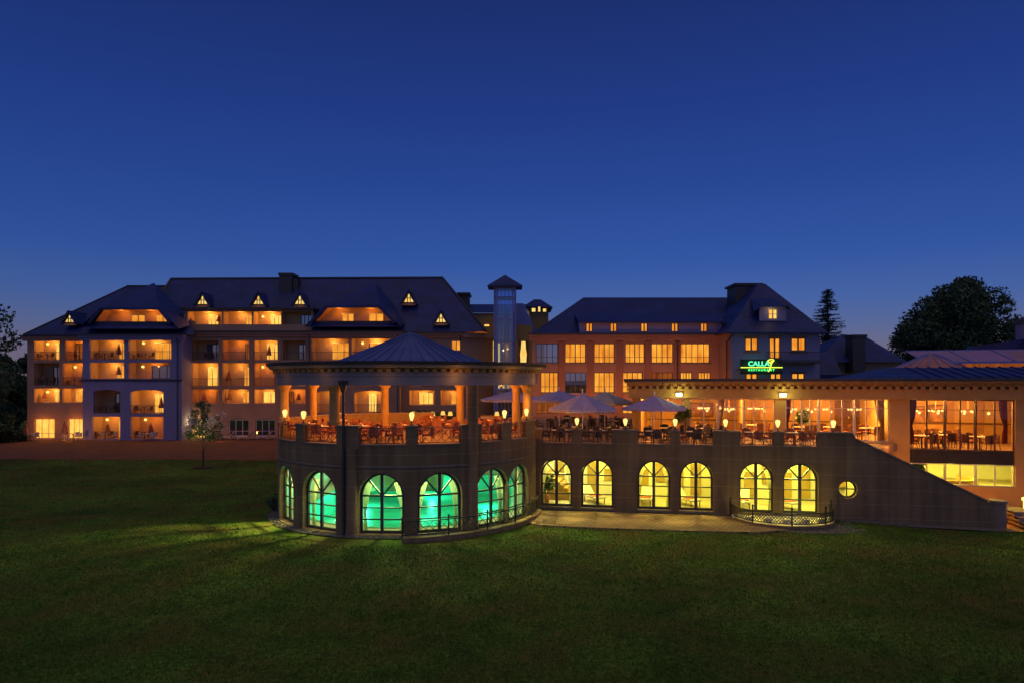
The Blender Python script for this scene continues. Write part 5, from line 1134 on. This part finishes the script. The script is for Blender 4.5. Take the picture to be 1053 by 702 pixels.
# parasols
def parasol(px, Y, apex_py, edge_py, width, m, label, low=.0, rot=.3):
    x = X(px, Y); za, ze = Z(apex_py, Y), Z(edge_py, Y); r = width/2
    t = thing('parasol', label, 'parasol', (x, Y, T1), 'open parasols on the terrace', rot); OFF[t.name] = Vector((0, 0, T1))
    n = 8; mb = MB()
    for i in range(n):
        a0, a1 = 2*math.pi*i/n, 2*math.pi*(i+1)/n; am = (a0+a1)/2; K_ = 5
        for k in range(K_):
            q0, q1 = k/K_, (k+1)/K_
            def pt_(a, q, side): rr = r*q*(1 if side else math.cos(math.pi/n)*.985); return (rr*math.sin(a), -rr*math.cos(a), za-(za-ze)*(q**.92)-(0 if side else .05*q))
            mb.poly(pt_(a0,q0,1), pt_(am,q0,0), pt_(am,q1,0), pt_(a0,q1,1)); mb.poly(pt_(am,q0,0), pt_(a1,q0,1), pt_(a1,q1,1), pt_(am,q1,0))
        e0, e1, em = pt_(a0,1,1), pt_(a1,1,1), pt_(am,1,0); d = Vector((0,0,-.16))
        mb.poly(e0, em, Vector(em)+d*.8, Vector(e0)+d); mb.poly(em, e1, Vector(e1)+d, Vector(em)+d*.8)
    mb.build('canopy', m, t)
    mb = MB(); mb.tube((0, 0, T1), (0, 0, za+.12), .035, n=10); mb.build('pole', K['pole'], t)
    mb = MB(); mb.lathe([(0, za+.1), (.05, za+.12), (.05, za+.2), (0, za+.26)], n=8); mb.build('finial', K['pole'], t)
    for i in range(n):
        a = 2*math.pi*i/n; mb = MB(); mb.bar((0, 0, za-.45), (r*.55*math.sin(a), -r*.55*math.cos(a), za-(za-ze)*.55-.05), .025); mb.build('rib', K['pole'], t)
    mb = MB(); mb.box(-.4, .4, -.4, .4, T1, T1+.1); mb.build('base', K['coping'], t, bevel=.02)
GP = mat('parasol_greenish', (.36, .36, .38), .9, .1, 2.5, .15, 60)
parasol(599, 40.3, 403.5, 419.5, 4.25, K['parasol'], 'large pale parasol in front, behind the second wing opening')
parasol(673, 40.6, 406, 418.5, 4.0, K['parasol'], 'pale parasol beside the restaurant corner behind the third wing opening', rot=.1)
parasol(575, 46.5, 401, 410, 4.6, K['parasol'], 'pale parasol just right of the pavilion corner column', rot=.5)
parasol(622, 46, 402, 413, 4.0, GP, 'greyish parasol behind the large front parasol', rot=.2)
parasol(527, 48, 401, 410, 4.6, K['parasol'], 'pale parasol seen between the rear pavilion columns', rot=.6)
# unseen warm fill lights added under the parasols, without fittings
for px, Y in ((575, 41), (622, 41.5), (655, 43), (700, 44), (590, 50), (640, 52), (540, 50), (480, 50), (440, 50), (410, 48.5)):
    light('terrace_fill', (X(px, Y), Y, 4.9), 36, WARM, .2)
for px in (668, 715, 750, 780, 830, 870, 905): light('cornice_wash', RES(ur(px), -2.0, 3.62), 34, (1, .34, .05), .25)  # unseen wash lights added to brighten the cornices, here and below
for px, z in ((960, .6), (1000, .5), (1040, .5), (925, 1.6)): light('cornice_wash', RES(ur(px), -2.6, z), 60, (1, .34, .05), .25)
for a in range(-150, 100, 25): light('cornice_wash', (PC[0]+7.55*math.sin(R(a)), PC[1]-7.55*math.cos(R(a)), 7.15), 1.2 if a < 20 else 5, (1, .42, .06), .1)

# folded parasols on the balconies and beside the patio doors
def folded(p, h, label, m):
    t = thing('folded_parasol', label, 'parasol', p, 'folded parasols at the hotel'); x, y, z = p
    b = MB(); n = 10; k = len(b.v)
    prof = [(.33, .32), (.27, .5), (.12, .82), (.03, .97)]
    for i in range(n):
        a0, a1 = 2*math.pi*i/n, 2*math.pi*(i+1)/n; s0, s1 = (1, .72) if i % 2 else (.72, 1)
        for (r0, q0), (r1, q1) in zip(prof, prof[1:]):
            b.poly((x+r0*s0*math.sin(a0), y+r0*s0*math.cos(a0), z+h*q0), (x+r0*s1*math.sin(a1), y+r0*s1*math.cos(a1), z+h*q0), (x+r1*s1*math.sin(a1), y+r1*s1*math.cos(a1), z+h*q1), (x+r1*s0*math.sin(a0), y+r1*s0*math.cos(a0), z+h*q1))
    b.build('canopy', m, t); b = MB(); b.tube((x, y, z), (x, y, z+h), .025, n=6); b.lathe([(0, z), (.22, z), (.22, z+.06), (0, z+.06)], (x, y), 10); b.build('pole', K['pole'], t)
NAMES = {}
for i, (p, h) in enumerate(PARASOL_SPOTS):
    fl = 'roof' if p.z > 12.9 else 'fourth floor' if p.z > 8.5 else 'third floor' if p.z > 6.3 else 'second floor' if p.z > 2.5 else 'ground floor'
    sec = 'far left corner' if p.y > 81 and p.x < -44 else 'portal block' if p.y < 81.2 else 'middle section'
    col = int((p.x+60)/4.2)
    k = (fl, sec); NAMES.setdefault(k, []).append((p, h))
for (fl, sec), v in NAMES.items():
    v.sort(key=lambda a: a[0].x); wd = [''] if len(v) == 1 else ['left ', 'right '] if len(v) == 2 else ['left ', 'middle ', 'right '] if len(v) == 3 else ['leftmost ', 'inner left ', 'inner right ', 'rightmost ']
    for (p, h), w in zip(v, wd): folded(p, h, f'folded parasol in the {w}{fl} loggia of the hotel {sec}', K['folded'])
for px, w in ((26, 'at the far left end of the hotel ground floor'), (66.5, 'beside the second patio door of the hotel')):
    Y = 78.6; folded(Vector((X(px, Y), Y, .27)), 2.3, f'tall folded parasol {w}', K['folded'])
# white garden chairs and tables in front of the hotel
white_chair = make_chair('garden_chair', 'chair', K['white_frame'], K['white_frame']); white_table = make_table('garden_table', 'table', K['white_frame'])
for px, Y, w in ((31, 78.7, 'before the far left patio door'), (75, 78.7, 'before the second patio door'), (152, 79.0, 'inside the dim portal bay'), (112, 80.4, 'inside the lit portal bay')):
    seat_group(X(px, Y), Y, .27, white_chair, white_table, w, 'white', 'garden table', 'right left far', False, group='hotel patio')
din_g = make_chair('balcony_chair', 'chair', K['wood'], K['wood']); bal_table = make_table('balcony_table', 'table', K['wood'], r=.35)
k = 0
for (M, h, lit, win) in LOGGIAS:
    if h['z1']-h['z0'] < 2.0 or k >= 11: continue
    p = M(h['u0']+(h['u1']-h['u0'])*(.30 if win[0] > .35 else .7), .95, h['z0']); px = CX+p.x/p.y*FPX; k += 1
    fl = 'roof' if p.z > 12.9 else 'fourth floor' if p.z > 8.5 else 'third floor' if p.z > 5.5 else 'second floor' if p.z > 2.5 else 'ground floor'
    w = f'in the {fl} loggia, bay {"one two three four five six seven eight nine ten eleven".split()[k-1]} of the hotel'
    fl = {'fourth floor': 'top', 'third floor': 'third floor', 'second floor': 'arched', 'ground floor': 'ground'}.get(fl, fl)
    sec = 'far left' if px < 88 else 'portal' if px < 187 else 'middle' if px < 318 else 'right bay'
    pos = 'left' if (px < 60 or 88 < px < 130 or 187 < px < 226 or 318 < px < 358) else 'centre' if 187 < px < 258 else 'right'
    seat_group(p.x, p.y, p.z, din_g, bal_table, f'in {fl} loggia, {pos} of {sec} section', 'dark wooden', 'balcony table', 'left right', False, group='hotel balconies')
def lounger(px, Y, label):
    x = X(px, Y); t = thing('sun_lounger', label, 'sun lounger', (x, Y, .27), 'sun loungers at the hotel')
    m = MB(); m.box(x-.9, x+.35, Y-.3, Y+.3, .55, .61); m.build('bed', K['white_frame'], t)
    m = MB(); m.hexa([(x+.36,Y-.3,.55), (x+.36,Y+.3,.55), (x+.36,Y+.3,.61), (x+.36,Y-.3,.61)], [(x+.85,Y-.3,1.1), (x+.85,Y+.3,1.1), (x+.80,Y+.3,1.14), (x+.80,Y-.3,1.14)]); m.build('backrest', K['white_frame'], t)
    for a in (-.8, .3):
        for s in (-.25, .25): m = MB(); m.bar((x+a, Y+s, .27), (x+a, Y+s, .55), .05); m.build('leg', K['white_frame'], t)
for px, w in ((234, 'left of the first dark patio door'), (252, 'before the first dark patio door'), (272, 'before the second dark patio door')): lounger(px, 80.3, f'white sun lounger {w} of the hotel')

# ---------------------------------------------------------------- trees and plants
def leaf_cloud(centres, n, size, flat=.6, shell=.55):
    cs = np.array(centres, float); w = cs[:, 3]**2; pick = RNG.choice(len(cs), n, p=w/w.sum()); d = RNG.normal(size=(n, 3)); d /= np.linalg.norm(d, axis=1)[:, None]
    rad = cs[pick, 3]*(shell+(1-shell)*RNG.random(n)**.6)*(.85+.35*RNG.random(n)); p = cs[pick, :3]+d*rad[:, None]*np.array([1, 1, flat+.2])
    a = RNG.normal(size=(n, 3)); a /= np.linalg.norm(a, axis=1)[:, None]; b = np.cross(a, RNG.normal(size=(n, 3))); b /= np.linalg.norm(b, axis=1)[:, None]
    s = size*(.5+RNG.random(n)); v = np.empty((n, 4, 3)); v[:, 0] = p-a*s[:, None]; v[:, 1] = p+b*s[:, None]*.5; v[:, 2] = p+a*s[:, None]; v[:, 3] = p-b*s[:, None]*.5
    return v.reshape(-1, 3)
def tree(name, label, x, y, z, h, spread, n, leaf, mats, trunk_r, clumps, crown_low=.3, seed=1, group=None, squash=1., cat='tree', limbs=7):
    rnd = random.Random(seed); t = thing(name, label, cat, (x, y, z), group)
    m = MB(); pts = [Vector((x, y, z-.2)), Vector((x+rnd.uniform(-.1,.1)*spread, y, z+h*.3)), Vector((x+rnd.uniform(-.12,.12)*spread, y, z+h*.6)), Vector((x, y, z+h*.9))]
    rr = [trunk_r, trunk_r*.75, trunk_r*.45, trunk_r*.12]
    for i in range(3): m.tube(pts[i], pts[i+1], rr[i], rr[i+1], 8)
    cs = []
    for i in range(clumps):
        a = rnd.random()*6.28; f = rnd.random(); zz = crown_low+(1-crown_low)*f; prof = math.sin(math.pi*min(1, .18+.82*f)**.8)**.6
        q = spread*prof*math.sqrt(rnd.random()); r = spread*rnd.uniform(.16, .34)*(.6+.5*prof)
        cs.append((x+q*math.cos(a), y+q*math.sin(a), z+h*zz*squash-r*.5, r))
    for i in range(limbs):
        c = cs[i*len(cs)//limbs]; k = rnd.uniform(.25, .6); b = pts[0].lerp(pts[3], k); m.tube(b, b.lerp(Vector(c[:3]), .9), trunk_r*.3, trunk_r*.06, 6)
    m.build('trunk', K['bark'], t, True)
    v = leaf_cloud(cs, n, leaf)-np.array([x, y, z]); o = bpy.data.objects.new('crown', raw_mesh('crown', v, 4, mats, RNG.integers(0, len(mats), len(v)//4))); C.objects.link(o); o.parent = t
    return t
LV = [K['leaf'], K['leaf'], K['leaf2']]
xb, yb = X(990, 78), 78
tree('broadleaf_tree', 'huge dark round-crowned tree behind the restaurant roof', xb, yb, 0, 18.6, 7.6, 90000, .18, LV, .55, 115, .26, 3, None)
tree('broadleaf_tree', 'dark tree at the right edge behind the stair head block', X(1075, 84), 84, 0, 20.5, 5, 10000, .28, LV, .5, 30, .3, 4)
tree('broadleaf_tree', 'tall dark tree left of the hotel end wall', X(-22, 92), 92, 0, 13.2, 4.4, 16000, .22, LV, .4, 34, .12, 5, 'trees left of the hotel')
tree('broadleaf_tree', 'dense dark tree nearest the hotel corner at its left', X(4, 96), 96, 0, 10.5, 3.4, 14000, .21, LV, .35, 30, .08, 6, 'trees left of the hotel')
tree('broadleaf_tree', 'lower bushy tree in front of the left tree group', X(-8, 76), 76, 0, 7.0, 3.0, 12000, .17, LV, .3, 26, .06, 8, 'trees left of the hotel')
tree('broadleaf_tree', 'large tree whose branches reach in at the upper left edge', X(-62, 52), 52, 0, 15.6, 5.2, 14000, .16, LV, .4, 46, .35, 12)
for i, (px, Y, h, sp) in enumerate(((-45, 110, 15, 6), (-20, 120, 13, 6), (30, 125, 12, 5))):
    tree('broadleaf_tree', ['far tree beyond the left group, outermost', 'far tree beyond the left group, middle', 'far tree showing just above the hotel corner hedge'][i], X(px, Y), Y, 0, h, sp, 5000, .4, LV, .4, 22, .05, 20+i, 'trees left of the hotel')
# conifer
def conifer(px, Y, top_py, w, label):
    x = X(px, Y); zt = Z(top_py, Y); t = thing('spruce_tree', label, 'tree', (x, Y, 0)); m = MB(); m.tube((x, Y, -.2), (x, Y, zt-.3), .38, .04, 8); vs = []
    z = 3.5
    while z < zt-.2:
        f = (zt-z)/(zt-3.5); L = w*(.08+.92*f**.75); n = max(4, int(5+5*f))
        for i in range(n):
            a = random.random()*6.28; l = L*random.uniform(.65, 1.1); dz = -.18*l+random.uniform(-.1, .15)
            e = Vector((x+l*math.cos(a), Y+l*math.sin(a), z+dz)); s = Vector((x, Y, z)); 
            m.tube(s, e, .035, .01, 4)
            k = int(l*26)+6
            for j in range(k):
                q = (j+1)/k; p = s.lerp(e, q)+Vector((0, 0, .16*l*q*q)); wd = .10+.34*(1-q)*min(1, l/2)+.06
                b = Vector((random.uniform(-1, 1), random.uniform(-1, 1), random.uniform(-.9, .15))).normalized()*wd; c = Vector((random.uniform(-1, 1), random.uniform(-1, 1), random.uniform(-1, 1))).normalized()*.06
                vs += [p-c, p+b*.6+c*.5, p+b*1.2, p+b*.6-c*1.2]
        z += random.uniform(.28, .5)*(.55+.6*f)
    m.build('trunk', K['bark'], t); v = np.array([tuple(q) for q in vs])-np.array([x, Y, 0]); o = bpy.data.objects.new('crown', raw_mesh('crown', v, 4, [K['needle']])); C.objects.link(o); o.parent = t
conifer(851, 88, 296, 4.6, 'tall dark spruce between the pale house and the neighbour house')
# the young tree in the forecourt, pale flecks and an added spot imitate doorway light
yt = tree('young_tree', 'slender young tree with pale backlit leaves standing on the forecourt edge', X(209, 55), 55, .1, 5.4, 1.45, 2300, .09, [K['leaf2']], .085, 40, .45, 9, limbs=14)
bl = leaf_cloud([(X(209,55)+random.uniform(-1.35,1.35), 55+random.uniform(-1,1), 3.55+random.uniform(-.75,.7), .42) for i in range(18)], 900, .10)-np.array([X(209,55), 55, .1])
o = bpy.data.objects.new('blossom', raw_mesh('blossom', bl, 4, [mat('blossom', (.75, .66, .5), .8, .15, 6)])); C.objects.link(o); o.parent = yt  # pale leaves stand for the bright doorway showing through the crown
m = MB(); m.lathe([(0, .14), (.5, .135), (.85, .10)], (X(209, 55), 55), 24); m.build('mulch_ring', mat('mulch', (.07, .035, .02), .95, .4, 8, .5, 30), yt)
light('added_tree_spot', (X(205, 54), 53.2, .5), 190, (1, .75, .4), .08, yt, 'SPOT', (R(160), 0, 0), 90, 1)  # unseen spot added to brighten the pale leaves
# hedge at terrace back
hv = leaf_cloud([(X(px_, 54), 54+random.uniform(-.3,.3), T1+random.uniform(.3, .9), .5) for px_ in range(372, 470, 4)], 5000, .1)-np.array(OFF[hg.name])
o = bpy.data.objects.new('foliage', raw_mesh('foliage', hv, 4, [K['leaf2']])); C.objects.link(o); o.parent = hg
def potted(x, y, z, h, label, mt=None):
    t = thing('potted_plant', label, 'plant', (x, y, z), 'potted plants'); m = MB(); m.lathe([(0, z), (.2, z), (.27, z+.42), (.22, z+.42), (0, z+.38)], (x, y), 14); m.build('pot', K['pilaster'], t)
    m = MB(); m.tube((x, y, z+.38), (x, y, z+h*.7), .025); m.build('stem', K['bark'], t)
    v = leaf_cloud([(x+random.uniform(-.3,.3), y+random.uniform(-.3,.3), z+h*random.uniform(.6,.95), .28) for i in range(8)], 420, .13)-np.array([x, y, z]); o = bpy.data.objects.new('foliage', raw_mesh('foliage', v, 4, [mt or K['leaf2']])); C.objects.link(o); o.parent = t
p = RES(ur(705), -.8, 0); potted(p.x, p.y, T1, 2.0, 'small palm-like potted plant left of the restaurant picture bay')
p = RES(ur(951), 1.6, 0); potted(p.x, p.y, .9, 1.6, 'green potted plant in the lower room of the big bay')
p = RES(ur(830), 2.6, 0); potted(p.x, p.y, 3.53, 1.7, 'potted plant inside the restaurant right of the middle pier')
p = PAV(PAV.u(283)-1.6, -.45, 0); 
sh = thing('garden_shrub', 'small shrub at the left foot of the pavilion', 'shrub', (p.x, p.y, -.1)); m = MB(); m.tube((p.x, p.y, -.1), (p.x, p.y, .4), .03); m.build('stem', K['bark'], sh)
v = leaf_cloud([(p.x+random.uniform(-.25,.25), p.y+random.uniform(-.25,.25), .25+random.random()*.45, .25) for i in range(7)], 350, .1)-np.array(OFF[sh.name]); o = bpy.data.objects.new('foliage', raw_mesh('foliage', v, 4, [K['leaf2']])); C.objects.link(o); o.parent = sh

# loungers and plants in the spa rooms and beside the pool
def spa_bed(p, a, label):
    t = thing('spa_lounger', label, 'lounger', p, 'loungers in the spa', a); OFF[t.name] = Vector((0, 0, 0))
    m = MB(); m.box(-.35, .35, -.9, .45, .30, .40); m.build('mattress', K['pole'], t, bevel=.03)
    m = MB(); m.hexa([(-.35,.46,.3), (.35,.46,.3), (.35,.46,.4), (-.35,.46,.4)], [(-.35,1.0,.78), (.35,1.0,.78), (.35,.95,.87), (-.35,.95,.87)]); m.build('backrest', K['pole'], t)
    for x_ in (-.3, .3):
        for y_ in (-.8, .4): m = MB(); m.tube((x_, y_, 0), (x_, y_, .3), .025); m.build('leg', K['wood'], t)
    m = MB(); m.box(-.3, .3, -.6, -.1, .402, .43); m.build('towel', K['cushion'], t)
for i, w in ((1, 'second'), (2, 'third'), (3, 'fourth'), (4, 'fifth'), (5, 'last')):
    u = (WW[i]['u0']+WW[i]['u1'])/2; spa_bed(WING(u-.35, 2.0, .1), .4 if i % 2 else -.3, f'white spa lounger with red towel behind the {w} arched wing window')
p = WING((WW[0]['u0']+WW[0]['u1'])/2-.75, 1.3, 0); potted(p.x, p.y, .1, 1.5, 'green potted plant beside the stairs behind the first arched wing window')

S.render.engine = 'CYCLES'; S.cycles.use_denoising = True
try: S.cycles.denoiser = 'OPENIMAGEDENOISE'
except Exception: pass
S.cycles.max_bounces = 8; S.cycles.transparent_max_bounces = 16; S.cycles.diffuse_bounces = 3; S.cycles.glossy_bounces = 3; S.cycles.sample_clamp_indirect = 3; S.cycles.caustics_reflective = False; S.cycles.caustics_refractive = False
